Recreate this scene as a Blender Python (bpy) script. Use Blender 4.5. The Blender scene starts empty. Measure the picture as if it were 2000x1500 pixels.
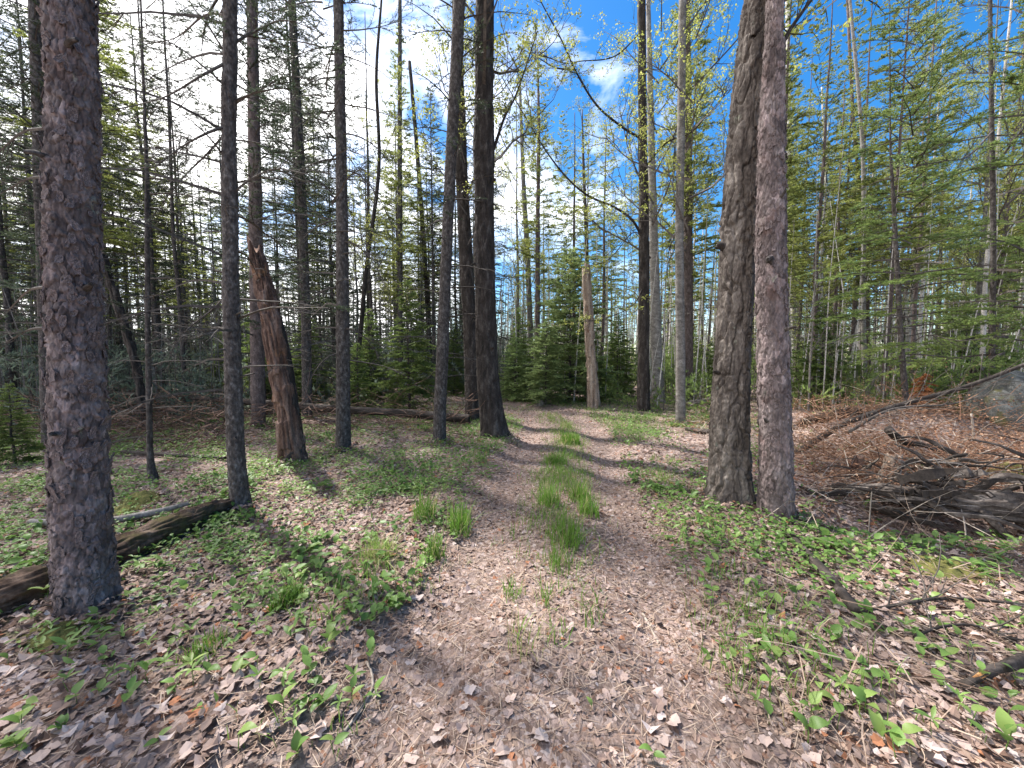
import bpy, math
import numpy as np
from mathutils import Vector

R = math.radians
SC = bpy.context.scene
COL = SC.collection

# ------------------------------------------------------------------ camera, sky, sun, exposure
CAM_H = 1.5
FPX = 751.0                      # focal length in photo pixels (2000 px wide)
PITCH = math.atan(50 / FPX)      # looking slightly down
SUN_AZ, SUN_EL = 49.0, 54.0      # degrees left of the view direction, above the horizon
cam_d = bpy.data.cameras.new("camera")
cam_d.sensor_width = 36.0
cam_d.lens = FPX / 2000 * 36.0
cam_d.clip_start, cam_d.clip_end = 0.05, 800.0
cam = bpy.data.objects.new("camera", cam_d)
cam.location = (0, 0, CAM_H)
cam.rotation_euler = (math.pi / 2 - PITCH, 0, 0)
COL.objects.link(cam)
SC.camera = cam

SUN_DIR = Vector((-math.sin(R(SUN_AZ)) * math.cos(R(SUN_EL)), math.cos(R(SUN_AZ)) * math.cos(R(SUN_EL)), math.sin(R(SUN_EL))))
sun_d = bpy.data.lights.new("sun", 'SUN')
sun_d.energy = 5.0
sun_d.angle = R(2.0)
sun_d.color = (1.0, 0.955, 0.90)
sun = bpy.data.objects.new("sun", sun_d)
sun.rotation_euler = SUN_DIR.to_track_quat('Z', 'Y').to_euler()
COL.objects.link(sun)

world = bpy.data.worlds.new("World")
SC.world = world
world.use_nodes = True
wn, wl = world.node_tree.nodes, world.node_tree.links
wn.clear()
w_out = wn.new('ShaderNodeOutputWorld')
w_bg = wn.new('ShaderNodeBackground')
w_bg.inputs['Strength'].default_value = 0.15
w_sky = wn.new('ShaderNodeTexSky')
w_sky.sky_type = 'NISHITA'
w_sky.sun_disc = False
w_sky.sun_elevation = R(SUN_EL)
w_sky.sun_rotation = R(-SUN_AZ)
w_sky.air_density = 1.0
w_sky.dust_density = 0.4
w_sky.ozone_density = 2.5
w_hsv = wn.new('ShaderNodeHueSaturation')
w_hsv.inputs['Saturation'].default_value = 1.4
w_hsv.inputs['Value'].default_value = 0.74
w_tc = wn.new('ShaderNodeTexCoord')
w_map = wn.new('ShaderNodeMapping')
w_map.inputs['Scale'].default_value = (1.0, 1.0, 1.9)
w_n = wn.new('ShaderNodeTexNoise')
w_n.inputs['Scale'].default_value = 2.6
w_n.inputs['Detail'].default_value = 8.0
w_n.inputs['Roughness'].default_value = 0.58
w_n.inputs['Distortion'].default_value = 0.35
# more cloud towards the sun's side of the sky
w_dot = wn.new('ShaderNodeVectorMath'); w_dot.operation = 'DOT_PRODUCT'
w_dot.inputs[1].default_value = (-0.85, 0.0, -0.15)
w_add = wn.new('ShaderNodeMath'); w_add.operation = 'MULTIPLY_ADD'
w_add.inputs[1].default_value = 0.30
w_ramp = wn.new('ShaderNodeValToRGB')
w_ramp.color_ramp.elements[0].position = 0.45
w_ramp.color_ramp.elements[1].position = 0.645
w_mix = wn.new('ShaderNodeMix'); w_mix.data_type = 'RGBA'
w_mix.inputs['B'].default_value = (9.2, 9.1, 9.1, 1)
wl.new(w_tc.outputs['Generated'], w_map.inputs['Vector'])
wl.new(w_map.outputs['Vector'], w_n.inputs['Vector'])
wl.new(w_tc.outputs['Generated'], w_dot.inputs[0])
wl.new(w_dot.outputs['Value'], w_add.inputs[0])
wl.new(w_n.outputs['Fac'], w_add.inputs[2])
wl.new(w_add.outputs['Value'], w_ramp.inputs['Fac'])
wl.new(w_ramp.outputs['Color'], w_mix.inputs['Factor'])
wl.new(w_sky.outputs['Color'], w_hsv.inputs['Color'])
wl.new(w_hsv.outputs['Color'], w_mix.inputs['A'])
wl.new(w_mix.outputs['Result'], w_bg.inputs['Color'])
wl.new(w_bg.outputs['Background'], w_out.inputs['Surface'])

SC.view_settings.view_transform = 'Standard'
SC.view_settings.look = 'None'
SC.view_settings.exposure = 1.15
SC.view_settings.gamma = 1.0
SC.view_settings.use_curve_mapping = False
SC.render.engine = 'CYCLES'
SC.cycles.max_bounces = 6
SC.cycles.diffuse_bounces = 4
SC.cycles.glossy_bounces = 1
SC.cycles.transmission_bounces = 3
SC.cycles.use_denoising = True
SC.cycles.caustics_reflective = False
SC.cycles.caustics_refractive = False

# ------------------------------------------------------------------ numbers: noise, rays, terrain
def hsh(i, j, s):
    i = np.asarray(i).astype(np.int64); j = np.asarray(j).astype(np.int64)
    n = (i * 374761393 + j * 668265263 + s * 1274126177) & 0xFFFFFFFF
    n = ((n ^ (n >> 13)) * 1274126177) & 0xFFFFFFFF
    n = ((n ^ (n >> 16)) * 1103515245) & 0xFFFFFFFF
    return ((n ^ (n >> 15)) & 0xFFFFFF) / float(0xFFFFFF)

def vnoise(x, y, s=0, px=0):
    """value noise; px: period in x (0 = none)"""
    xi = np.floor(x); yi = np.floor(y)
    fx = x - xi; fy = y - yi
    fx = fx * fx * (3 - 2 * fx); fy = fy * fy * (3 - 2 * fy)
    x0, x1 = (xi % px, (xi + 1) % px) if px else (xi, xi + 1)
    a = hsh(x0, yi, s); b = hsh(x1, yi, s); c = hsh(x0, yi + 1, s); d = hsh(x1, yi + 1, s)
    return (a * (1 - fx) + b * fx) * (1 - fy) + (c * (1 - fx) + d * fx) * fy

def fbm(x, y, s=0, o=4):
    v = 0; a = 0.5; t = 0
    for k in range(o):
        v = v + a * vnoise(x * 2 ** k, y * 2 ** k, s + 17 * k); t += a; a *= 0.5
    return v / t

def sstep(a, b, x):
    t = np.clip((x - a) / (b - a), 0, 1)
    return t * t * (3 - 2 * t)

TRAIL = np.array([(-0.30, -3), (-0.15, 0), (0.10, 1.6), (0.40, 3.2), (0.66, 5), (0.98, 7), (1.12, 8.6), (0.9, 10.2), (0.1, 11.6),
                  (-1.6, 12.7), (-4.2, 13.6), (-8, 14.6), (-14, 16)])

def trail_dist(x, y):
    """signed distance to the trail's middle line"""
    best = np.full(np.shape(x), 1e9); sg = np.zeros(np.shape(x))
    for (ax, ay), (bx, by) in zip(TRAIL[:-1], TRAIL[1:]):
        dx, dy = bx - ax, by - ay
        t = np.clip(((x - ax) * dx + (y - ay) * dy) / (dx * dx + dy * dy), 0, 1)
        qx, qy = x - (ax + t * dx), y - (ay + t * dy)
        d = np.hypot(qx, qy)
        m = d < best
        best = np.where(m, d, best)
        sg = np.where(m, np.sign(qx * dy - qy * dx), sg)
    return best * np.where(sg == 0, 1, sg)

def terrain(x, y):
    x = np.asarray(x, float); y = np.asarray(y, float)
    z = 0.10 * (fbm(x * 0.55 + 7.3, y * 0.55 + 3.1, 5, 3) - 0.5) + 0.035 * (fbm(x * 2.3, y * 2.3, 9, 3) - 0.5)
    d = trail_dist(x, y)
    ad = np.abs(d)
    flat = np.exp(-(ad / 1.0) ** 4)
    z = z * (1 - 0.7 * flat)
    z -= 0.055 * np.exp(-((ad - 0.62) / 0.26) ** 2)
    z += 0.03 * np.exp(-((ad - 1.25) / 0.3) ** 2)
    z += 0.40 * np.exp(-(((x - 6.6) / 1.9) ** 2 + ((y - 6.3) / 0.95) ** 2))
    # low mounds: debris heap on one side, moss hummock by the rotten log on the other
    z += 0.34 * np.exp(-(((x - 8.2) / 2.6) ** 2 + ((y - 7.6) / 2.2) ** 2))
    z += 0.16 * np.exp(-(((x - 4.6) / 1.3) ** 2 + ((y - 5.0) / 0.55) ** 2))
    z -= 0.24 * np.exp(-(((x - 3.75) / 0.95) ** 4 + ((y - 3.42) / 0.28) ** 2))
    z += 0.10 * np.exp(-(((x + 3.6) / 0.7) ** 2 + ((y - 4.2) / 0.35) ** 2))
    return z

CP, SP = math.cos(PITCH), math.sin(PITCH)

def ray(px, py):
    a = (px - 1000) / FPX; b = (750 - py) / FPX
    return np.array([a, CP + SP * b, -SP + CP * b])

def ground_at(px, py):
    d = ray(px, py); z = 0.0
    for _ in range(12):
        t = (z - CAM_H) / d[2]
        z = float(terrain(d[0] * t, d[1] * t))
    return np.array([d[0] * t, d[1] * t, z])

def at_y(px, py, Y):
    d = ray(px, py); t = Y / d[1]
    return np.array([d[0] * t, Y, CAM_H + d[2] * t])

def px_radius(w, px, Y):
    """real radius of an upright stem that shows W photo pixels wide at column PX and depth Y"""
    a = (px - 1000) / FPX
    return w / 2 / FPX * Y / math.sqrt(1 + a * a)

def to_px(p):
    x, y, z = p[0], p[1], p[2] - CAM_H
    dep = y * CP - z * SP
    return 1000 + FPX * x / dep, 750 - FPX * (y * SP + z * CP) / dep

# ------------------------------------------------------------------ mesh builder
class MB:
    def __init__(s):
        s.v, s.q, s.t, s.qm, s.tm, s.tint, s.n = [], [], [], [], [], [], 0
    def add(s, v, q=None, t=None, mat=0, tint=0.5):
        v = np.asarray(v, float).reshape(-1, 3)
        if not len(v): return
        s.v.append(v)
        if q is not None and len(q):
            q = np.asarray(q, np.int64).reshape(-1, 4) + s.n; s.q.append(q); s.qm.append(np.full(len(q), mat, np.int32))
        if t is not None and len(t):
            t = np.asarray(t, np.int64).reshape(-1, 3) + s.n; s.t.append(t); s.tm.append(np.full(len(t), mat, np.int32))
        s.tint.append(np.broadcast_to(np.asarray(tint, float), (len(v),)).copy())
        s.n += len(v)
    def mesh(s, name, mats, smooth=True):
        me = bpy.data.meshes.new(name)
        v = np.concatenate(s.v) if s.v else np.zeros((0, 3))
        q = np.concatenate(s.q) if s.q else np.zeros((0, 4), np.int64)
        t = np.concatenate(s.t) if s.t else np.zeros((0, 3), np.int64)
        mi = np.concatenate([*s.qm, *s.tm]) if (s.qm or s.tm) else np.zeros(0, np.int32)
        nq, nt = len(q), len(t)
        me.vertices.add(len(v)); me.vertices.foreach_set('co', v.astype(np.float32).ravel())
        me.loops.add(nq * 4 + nt * 3)
        me.loops.foreach_set('vertex_index', np.concatenate([q.ravel(), t.ravel()]).astype(np.int32))
        me.polygons.add(nq + nt)
        st = np.concatenate([np.arange(nq) * 4, nq * 4 + np.arange(nt) * 3]).astype(np.int32)
        me.polygons.foreach_set('loop_start', st)
        me.polygons.foreach_set('material_index', mi)
        me.polygons.foreach_set('use_smooth', np.full(nq + nt, smooth))
        for m in mats: me.materials.append(m)
        me.update(calc_edges=True)
        at = me.attributes.new('tint', 'FLOAT', 'POINT')
        at.data.foreach_set('value', np.concatenate(s.tint).astype(np.float32))
        return me

def link(name, me, parent=None, loc=(0, 0, 0), rot=None, scale=None):
    o = bpy.data.objects.new(name, me)
    o.location = loc
    if rot is not None: o.rotation_euler = rot
    if scale is not None: o.scale = scale
    if parent is not None: o.parent = parent
    COL.objects.link(o)
    return o

def tag(o, label=None, cat=None, group=None, kind=None):
    for k, v in (('label', label), ('category', cat), ('group', group), ('kind', kind)):
        if v: o[k] = v
    return o

def thing(name, label, cat, loc, group=None, rz=0.0):
    o = bpy.data.objects.new(name, None)
    o.empty_display_size = 0.2
    o.location = loc; o.rotation_euler = (0, 0, rz)
    COL.objects.link(o)
    return tag(o, label, cat, group)

def unit(v):
    return v / np.maximum(np.linalg.norm(v, axis=-1, keepdims=True), 1e-9)

def prisms(mb, P0, P1, R0, R1, n=3, mat=0, tint=0.5):
    """many thin tapered sticks at once"""
    P0 = np.asarray(P0, float).reshape(-1, 3); P1 = np.asarray(P1, float).reshape(-1, 3)
    m = len(P0)
    if not m: return
    R0 = np.broadcast_to(np.asarray(R0, float), (m,)); R1 = np.broadcast_to(np.asarray(R1, float), (m,))
    d = unit(P1 - P0)
    up = np.where(np.abs(d[:, 2:3]) > 0.9, np.array([[1.0, 0, 0]]), np.array([[0, 0, 1.0]]))
    a = unit(np.cross(d, up)); b = np.cross(d, a)
    ang = np.arange(n) * 2 * math.pi / n
    ring = a[:, None, :] * np.cos(ang)[None, :, None] + b[:, None, :] * np.sin(ang)[None, :, None]
    V = np.concatenate([P0[:, None, :] + ring * R0[:, None, None], P1[:, None, :] + ring * R1[:, None, None]], 1).reshape(-1, 3)
    base = (np.arange(m) * 2 * n)[:, None]
    k = np.arange(n)
    Q = np.stack([base + k, base + (k + 1) % n, base + n + (k + 1) % n, base + n + k], -1).reshape(-1, 4)
    tint = np.repeat(np.broadcast_to(np.asarray(tint, float), (m,)), 2 * n)
    mb.add(V, q=Q, mat=mat, tint=tint)

def ribbons(mb, P0, P1, R0, R1, rng, mat=0, tint=0.5):
    """very thin twigs: one strip each, turned at random"""
    P0 = np.asarray(P0, float).reshape(-1, 3); P1 = np.asarray(P1, float).reshape(-1, 3); m = len(P0)
    if not m: return
    s = unit(np.cross(unit(P1 - P0), unit(rng.normal(size=(m, 3)))))
    R0 = np.broadcast_to(np.asarray(R0, float), (m,))[:, None]; R1 = np.broadcast_to(np.asarray(R1, float), (m,))[:, None]
    V = np.stack([P0 - s * R0, P0 + s * R0, P1 + s * R1, P1 - s * R1], 1).reshape(-1, 3)
    mb.add(V, q=np.arange(m * 4).reshape(-1, 4), mat=mat, tint=tint)

def sticks(mb, P0, P1, R0, R1, rng, mat=0, n=3, lim=0.0042):
    P0 = np.asarray(P0, float).reshape(-1, 3); P1 = np.asarray(P1, float).reshape(-1, 3); R0 = np.asarray(R0, float); R1 = np.asarray(R1, float)
    k = R0 > lim
    prisms(mb, P0[k], P1[k], R0[k], R1[k], n, mat); ribbons(mb, P0[~k], P1[~k], R0[~k], R1[~k], rng, mat)

def needles(mb, P0, P1, rng, spacing, length, width, roll=0.6, mat=1, tint=None):
    P0 = np.asarray(P0, float).reshape(-1, 3); P1 = np.asarray(P1, float).reshape(-1, 3)
    if not len(P0): return
    ln = np.linalg.norm(P1 - P0, axis=1)
    cnt = np.maximum(2, np.ceil(ln / spacing * 2)).astype(int)
    idx = np.repeat(np.arange(len(P0)), cnt); m = len(idx)
    t = rng.random(m)[:, None]
    d = unit(P1 - P0)[idx]
    base = P0[idx] + (P1 - P0)[idx] * t
    up = np.where(np.abs(d[:, 2:3]) > 0.92, np.array([[1.0, 0, 0]]), np.array([[0, 0, 1.0]]))
    s = unit(np.cross(d, up)); n2 = np.cross(s, d)
    phi = rng.normal(0, roll, m) + np.where(rng.random(m) < 0.5, 0, math.pi)
    sd = s * np.cos(phi)[:, None] + n2 * np.abs(np.sin(phi))[:, None]
    L = length * rng.uniform(0.7, 1.25, m)[:, None]
    dr = d * rng.uniform(0.45, 0.8, m)[:, None] + sd * 0.8
    tip = base + dr * L
    w = unit(np.cross(dr, unit(rng.normal(size=(m, 3))))) * width / 2
    V = np.stack([base - w, base + w, tip], 1).reshape(-1, 3)
    T = np.arange(m * 3).reshape(-1, 3)
    tt = rng.uniform(0, 1, m) * 0.35 + (0.32 if tint is None else np.asarray(tint)[idx])
    mb.add(V, t=T, mat=mat, tint=np.repeat(tt, 3))

def leafquads(mb, C, rng, size, mat=1, tint=None, flat=0.5):
    """small diamond leaves around points C"""
    C = np.asarray(C, float).reshape(-1, 3); m = len(C)
    if not m: return
    az = rng.uniform(0, 2 * math.pi, m); el = rng.normal(-0.2, flat, m)
    d = np.stack([np.cos(az) * np.cos(el), np.sin(az) * np.cos(el), np.sin(el)], 1)
    r = unit(rng.normal(size=(m, 3))); s = unit(np.cross(d, r))
    L = size * rng.uniform(0.6, 1.3, m)[:, None]
    V = np.stack([C, C + d * L * 0.5 + s * L * 0.30, C + d * L, C + d * L * 0.5 - s * L * 0.30], 1).reshape(-1, 3)
    Q = np.arange(m * 4).reshape(-1, 4)
    tt = rng.uniform(0.1, 0.9, m) if tint is None else np.broadcast_to(tint, (m,))
    mb.add(V, q=Q, mat=mat, tint=np.repeat(tt, 4))

# ------------------------------------------------------------------ materials
def new_mat(name):
    m = bpy.data.materials.new(name); m.use_nodes = True
    nt = m.node_tree; nt.nodes.clear()
    return m, nt.nodes, nt.links

def ramp(nodes, stops, interp='LINEAR'):
    r = nodes.new('ShaderNodeValToRGB'); cr = r.color_ramp; cr.interpolation = interp
    while len(cr.elements) < len(stops): cr.elements.new(0.5)
    for e, (p, c) in zip(cr.elements, stops):
        e.position = p; e.color = (*c, 1)
    return r

def tex(nodes, links, kind, scale, coord='Object', stretch=None, **kw):
    tc = nodes.new('ShaderNodeTexCoord')
    t = nodes.new(kind)
    t.inputs['Scale'].default_value = scale
    for k, v in kw.items():
        t.inputs[k].default_value = v
    src = tc.outputs[coord]
    if stretch:
        mp = nodes.new('ShaderNodeMapping'); mp.inputs['Scale'].default_value = stretch
        links.new(src, mp.inputs['Vector']); src = mp.outputs['Vector']
    links.new(src, t.inputs['Vector'])
    return t

def mixc(nodes, links, f, a, b, blend='MIX'):
    m = nodes.new('ShaderNodeMix'); m.data_type = 'RGBA'; m.blend_type = blend
    for key, val in (('Factor', f), ('A', a), ('B', b)):
        sock = m.inputs[key]
        if hasattr(val, 'is_linked') or hasattr(val, 'links'):
            links.new(val, sock)
        elif isinstance(val, (int, float)):
            sock.default_value = val
        else:
            sock.default_value = (*val, 1)
    return m.outputs['Result']

def bark_mat(name, stops, scale=9, stretch=(1, 1, 0.25), bump=0.35, patch=None, patch_scale=3.0, patch_range=(0.56, 0.66), fine=60, rand=0.35, plates=0, lichen=0):
    m, n, l = new_mat(name)
    out = n.new('ShaderNodeOutputMaterial'); b = n.new('ShaderNodeBsdfPrincipled')
    b.inputs['Roughness'].default_value = 0.9
    b.inputs['Specular IOR Level'].default_value = 0.25
    t1 = tex(n, l, 'ShaderNodeTexNoise', scale, 'Object', stretch, Detail=8.0, Roughness=0.65)
    r1 = ramp(n, stops); l.new(t1.outputs['Fac'], r1.inputs['Fac'])
    c = r1.outputs['Color']
    t2 = tex(n, l, 'ShaderNodeTexNoise', fine, 'Object', (1, 1, 0.5), Detail=4.0)
    r2 = ramp(n, [(0.3, (0.65, 0.65, 0.65)), (0.7, (1.25, 1.25, 1.25))]); l.new(t2.outputs['Fac'], r2.inputs['Fac'])
    c = mixc(n, l, 1.0, c, r2.outputs['Color'], 'MULTIPLY')
    if patch:
        t3 = tex(n, l, 'ShaderNodeTexNoise', patch_scale, 'Object', (1, 1, 0.8), Detail=6.0, Roughness=0.7)
        r3 = ramp(n, [(patch_range[0], (0, 0, 0)), (patch_range[1], (1, 1, 1))]); l.new(t3.outputs['Fac'], r3.inputs['Fac'])
        c = mixc(n, l, r3.outputs['Color'], c, patch)
    if lichen:
        t4 = tex(n, l, 'ShaderNodeTexNoise', 7.5, 'Object', (1, 1, 0.7), Detail=9.0, Roughness=0.78)
        r4 = ramp(n, [(lichen, (0, 0, 0)), (lichen + 0.035, (0.75,) * 3)]); l.new(t4.outputs['Fac'], r4.inputs['Fac'])
        c = mixc(n, l, r4.outputs['Color'], c, (0.20, 0.215, 0.175))
    if plates:
        vo = tex(n, l, 'ShaderNodeTexVoronoi', plates, 'Object', (1, 1, 0.55)); se = n.new('ShaderNodeSeparateColor'); l.new(vo.outputs['Color'], se.inputs['Color'])
        vr = ramp(n, [(0.0, (0.62, 0.60, 0.60)), (0.5, (0.95, 0.93, 0.92)), (1.0, (1.5, 1.42, 1.42))]); l.new(se.outputs['Red'], vr.inputs['Fac'])
        c = mixc(n, l, 1.0, c, vr.outputs['Color'], 'MULTIPLY')
    oi = n.new('ShaderNodeObjectInfo')
    rr = ramp(n, [(0.0, (1 - rand,) * 3), (1.0, (1 + rand,) * 3)]); l.new(oi.outputs['Random'], rr.inputs['Fac'])
    c = mixc(n, l, 1.0, c, rr.outputs['Color'], 'MULTIPLY')
    l.new(c, b.inputs['Base Color'])
    bp = n.new('ShaderNodeBump'); bp.inputs['Strength'].default_value = bump; bp.inputs['Distance'].default_value = 0.02
    l.new(t1.outputs['Fac'], bp.inputs['Height'])
    bp2 = n.new('ShaderNodeBump'); bp2.inputs['Strength'].default_value = 0.4; bp2.inputs['Distance'].default_value = 0.004
    l.new(t2.outputs['Fac'], bp2.inputs['Height']); l.new(bp.outputs['Normal'], bp2.inputs['Normal'])
    l.new(bp2.outputs['Normal'], b.inputs['Normal'])
    l.new(b.outputs['BSDF'], out.inputs['Surface'])
    return m

def leaf_mat(name, stops, trans=0.45, rough=0.55, rand=0.2, interp='LINEAR', spec=0.25):
    m, n, l = new_mat(name)
    out = n.new('ShaderNodeOutputMaterial')
    at = n.new('ShaderNodeAttribute'); at.attribute_name = 'tint'
    r = ramp(n, stops, interp); l.new(at.outputs['Fac'], r.inputs['Fac'])
    oi = n.new('ShaderNodeObjectInfo')
    rr = ramp(n, [(0.0, (1 - rand,) * 3), (1.0, (1 + rand,) * 3)]); l.new(oi.outputs['Random'], rr.inputs['Fac'])
    c = mixc(n, l, 1.0, r.outputs['Color'], rr.outputs['Color'], 'MULTIPLY')
    b = n.new('ShaderNodeBsdfPrincipled')
    b.inputs['Roughness'].default_value = rough
    b.inputs['Specular IOR Level'].default_value = spec
    l.new(c, b.inputs['Base Color'])
    if trans > 0:
        tr = n.new('ShaderNodeBsdfTranslucent'); l.new(c, tr.inputs['Color'])
        mx = n.new('ShaderNodeMixShader'); mx.inputs['Fac'].default_value = trans
        l.new(b.outputs['BSDF'], mx.inputs[1]); l.new(tr.outputs['BSDF'], mx.inputs[2])
        l.new(mx.outputs['Shader'], out.inputs['Surface'])
    else:
        l.new(b.outputs['BSDF'], out.inputs['Surface'])
    return m

LITTER = [(0.00, (0.155, 0.095, 0.070)), (0.16, (0.39, 0.29, 0.255)), (0.32, (0.275, 0.19, 0.155)), (0.46, (0.45, 0.345, 0.30)),
          (0.62, (0.215, 0.155, 0.132)), (0.76, (0.38, 0.265, 0.20)), (0.86, (0.49, 0.405, 0.375)), (0.96, (0.36, 0.16, 0.085))]

def ground_mat(name, path=False):
    m, n, l = new_mat(name)
    out = n.new('ShaderNodeOutputMaterial'); b = n.new('ShaderNodeBsdfPrincipled')
    b.inputs['Roughness'].default_value = 0.95
    b.inputs['Specular IOR Level'].default_value = 0.15
    wn_ = tex(n, l, 'ShaderNodeTexNoise', 11, 'Object', None, Detail=3.0)
    tc = n.new('ShaderNodeTexCoord')
    warp = n.new('ShaderNodeVectorMath'); warp.operation = 'MULTIPLY_ADD'
    warp.inputs[1].default_value = (0.09, 0.09, 0.0)
    l.new(wn_.outputs['Color'], warp.inputs[0]); l.new(tc.outputs['Object'], warp.inputs[2])
    vo = n.new('ShaderNodeTexVoronoi'); vo.inputs['Scale'].default_value = 42 if path else 24
    l.new(warp.outputs['Vector'], vo.inputs['Vector'])
    sep = n.new('ShaderNodeSeparateColor'); l.new(vo.outputs['Color'], sep.inputs['Color'])
    leaf = ramp(n, LITTER, 'CONSTANT'); l.new(sep.outputs['Red'], leaf.inputs['Fac'])
    soil_t = tex(n, l, 'ShaderNodeTexNoise', 55, 'Object', None, Detail=6.0, Roughness=0.7)
    soil = ramp(n, [(0.3, (0.045, 0.032, 0.026)), (0.5, (0.13, 0.098, 0.085)), (0.72, (0.27, 0.215, 0.19))]); l.new(soil_t.outputs['Fac'], soil.inputs['Fac'])
    cov_t = tex(n, l, 'ShaderNodeTexNoise', 1.1, 'Object', None, Detail=7.0, Roughness=0.75)
    cov = ramp(n, [(0.40, (0.15,) * 3), (0.62, (0.8,) * 3)] if not path else [(0.36, (0.12,) * 3), (0.62, (0.7,) * 3)]); l.new(cov_t.outputs['Fac'], cov.inputs['Fac'])
    c = mixc(n, l, cov.outputs['Color'], soil.outputs['Color'], leaf.outputs['Color'])
    fine = tex(n, l, 'ShaderNodeTexNoise', 130, 'Object', (1, 0.35, 1), Detail=3.0)
    fr = ramp(n, [(0.3, (0.7,) * 3), (0.7, (1.25,) * 3)]); l.new(fine.outputs['Fac'], fr.inputs['Fac'])
    c = mixc(n, l, 1.0, c, fr.outputs['Color'], 'MULTIPLY')
    if not path:
        mo_t = tex(n, l, 'ShaderNodeTexNoise', 0.8, 'Object', None, Detail=6.0, Roughness=0.7)
        mo = ramp(n, [(0.60, (0, 0, 0)), (0.70, (0.75,) * 3)]); l.new(mo_t.outputs['Fac'], mo.inputs['Fac'])
        c = mixc(n, l, mo.outputs['Color'], c, (0.10, 0.115, 0.035))
    l.new(c, b.inputs['Base Color'])
    bp = n.new('ShaderNodeBump'); bp.inputs['Strength'].default_value = 0.7; bp.inputs['Distance'].default_value = 0.02
    l.new(sep.outputs['Green'], bp.inputs['Height'])
    bp2 = n.new('ShaderNodeBump'); bp2.inputs['Strength'].default_value = 0.6; bp2.inputs['Distance'].default_value = 0.012
    l.new(soil_t.outputs['Fac'], bp2.inputs['Height']); l.new(bp.outputs['Normal'], bp2.inputs['Normal'])
    l.new(bp2.outputs['Normal'], b.inputs['Normal'])
    l.new(b.outputs['BSDF'], out.inputs['Surface'])
    return m

M = {}
M['ground'] = ground_mat('forest_floor')
M['path'] = ground_mat('trail_floor', True)
M['pine'] = bark_mat('scaly_pine_bark', [(0.30, (0.065, 0.051, 0.050)), (0.5, (0.15, 0.122, 0.119)), (0.7, (0.28, 0.24, 0.235))], 8, (1, 1, 0.5), 0.4,
                     patch=(0.105, 0.072, 0.065), patch_scale=3.5, patch_range=(0.54, 0.68), rand=0.05, plates=24, lichen=0.62)
M['oak'] = bark_mat('furrowed_bark', [(0.30, (0.035, 0.028, 0.024)), (0.5, (0.10, 0.083, 0.072)), (0.72, (0.24, 0.21, 0.185))], 12, (1, 1, 0.3), 0.5,
                    patch=(0.30, 0.33, 0.25), patch_scale=2.6, patch_range=(0.62, 0.72), rand=0.05, lichen=0.63)
M['dark'] = bark_mat('dark_bark', [(0.30, (0.016, 0.013, 0.011)), (0.52, (0.042, 0.034, 0.030)), (0.74, (0.13, 0.115, 0.105))], 12, (1, 1, 0.3), 0.5, rand=0.1, lichen=0.66)
M['spruce'] = bark_mat('flaky_spruce_bark', [(0.32, (0.030, 0.025, 0.023)), (0.52, (0.085, 0.073, 0.068)), (0.72, (0.22, 0.20, 0.19))], 26, (1, 1, 0.6), 0.6, rand=0.2, lichen=0.64)
M['grey'] = bark_mat('smooth_grey_bark', [(0.30, (0.09, 0.08, 0.072)), (0.52, (0.19, 0.175, 0.16)), (0.72, (0.33, 0.315, 0.295))], 7, (1, 1, 1.6), 0.2, rand=0.3)
M['birch'] = bark_mat('pale_birch_bark', [(0.33, (0.09, 0.08, 0.07)), (0.42, (0.42, 0.39, 0.36)), (0.7, (0.60, 0.575, 0.54))], 6, (1, 1, 3.5), 0.15, rand=0.2)
M['redbark'] = bark_mat('reddish_bark', [(0.30, (0.05, 0.038, 0.034)), (0.52, (0.12, 0.092, 0.086)), (0.72, (0.21, 0.17, 0.16))], 14, (1, 1, 0.5), 0.4, rand=0.2)
M['deadwood'] = bark_mat('weathered_dead_wood', [(0.30, (0.13, 0.10, 0.08)), (0.5, (0.27, 0.225, 0.185)), (0.72, (0.43, 0.38, 0.33))], 14, (1, 1, 0.15), 0.4, rand=0.2)
M['palewood'] = bark_mat('bare_pale_wood', [(0.30, (0.10, 0.07, 0.052)), (0.47, (0.26, 0.195, 0.15)), (0.7, (0.43, 0.36, 0.30))], 11, (1, 1, 0.10), 0.4,
                         patch=(0.16, 0.09, 0.06), patch_scale=3.2, patch_range=(0.60, 0.68), rand=0.05)
M['rotten'] = bark_mat('rotten_red_wood', [(0.30, (0.03, 0.02, 0.016)), (0.47, (0.10, 0.058, 0.044)), (0.6, (0.19, 0.125, 0.10)), (0.78, (0.32, 0.235, 0.195))], 12, (1, 1, 0.16), 0.6,
                       patch=(0.27, 0.14, 0.07), patch_scale=2.8, patch_range=(0.56, 0.68), rand=0.05)
M['moss_log'] = bark_mat('mossy_rotten_log', [(0.30, (0.022, 0.015, 0.011)), (0.46, (0.07, 0.042, 0.028)), (0.6, (0.135, 0.088, 0.062)), (0.78, (0.25, 0.185, 0.15))], 10, (0.2, 1, 1), 0.6,
                         patch=(0.085, 0.072, 0.022), patch_scale=3.0, patch_range=(0.53, 0.68), rand=0.05)
M['grey_log'] = bark_mat('grey_rotten_log', [(0.30, (0.02, 0.016, 0.014)), (0.47, (0.065, 0.052, 0.045)), (0.62, (0.16, 0.135, 0.118)), (0.78, (0.38, 0.335, 0.30))], 9, (0.2, 1, 1), 0.7, rand=0.05)
M['dark_log'] = bark_mat('dark_log_bark', [(0.30, (0.018, 0.014, 0.012)), (0.52, (0.05, 0.04, 0.034)), (0.74, (0.15, 0.125, 0.11))], 10, (0.25, 1, 1), 0.5, rand=0.1)
M['twig'] = bark_mat('dead_twig', [(0.3, (0.05, 0.042, 0.037)), (0.7, (0.13, 0.112, 0.10))], 12, (1, 1, 1), 0.0, rand=0.25)
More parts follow.
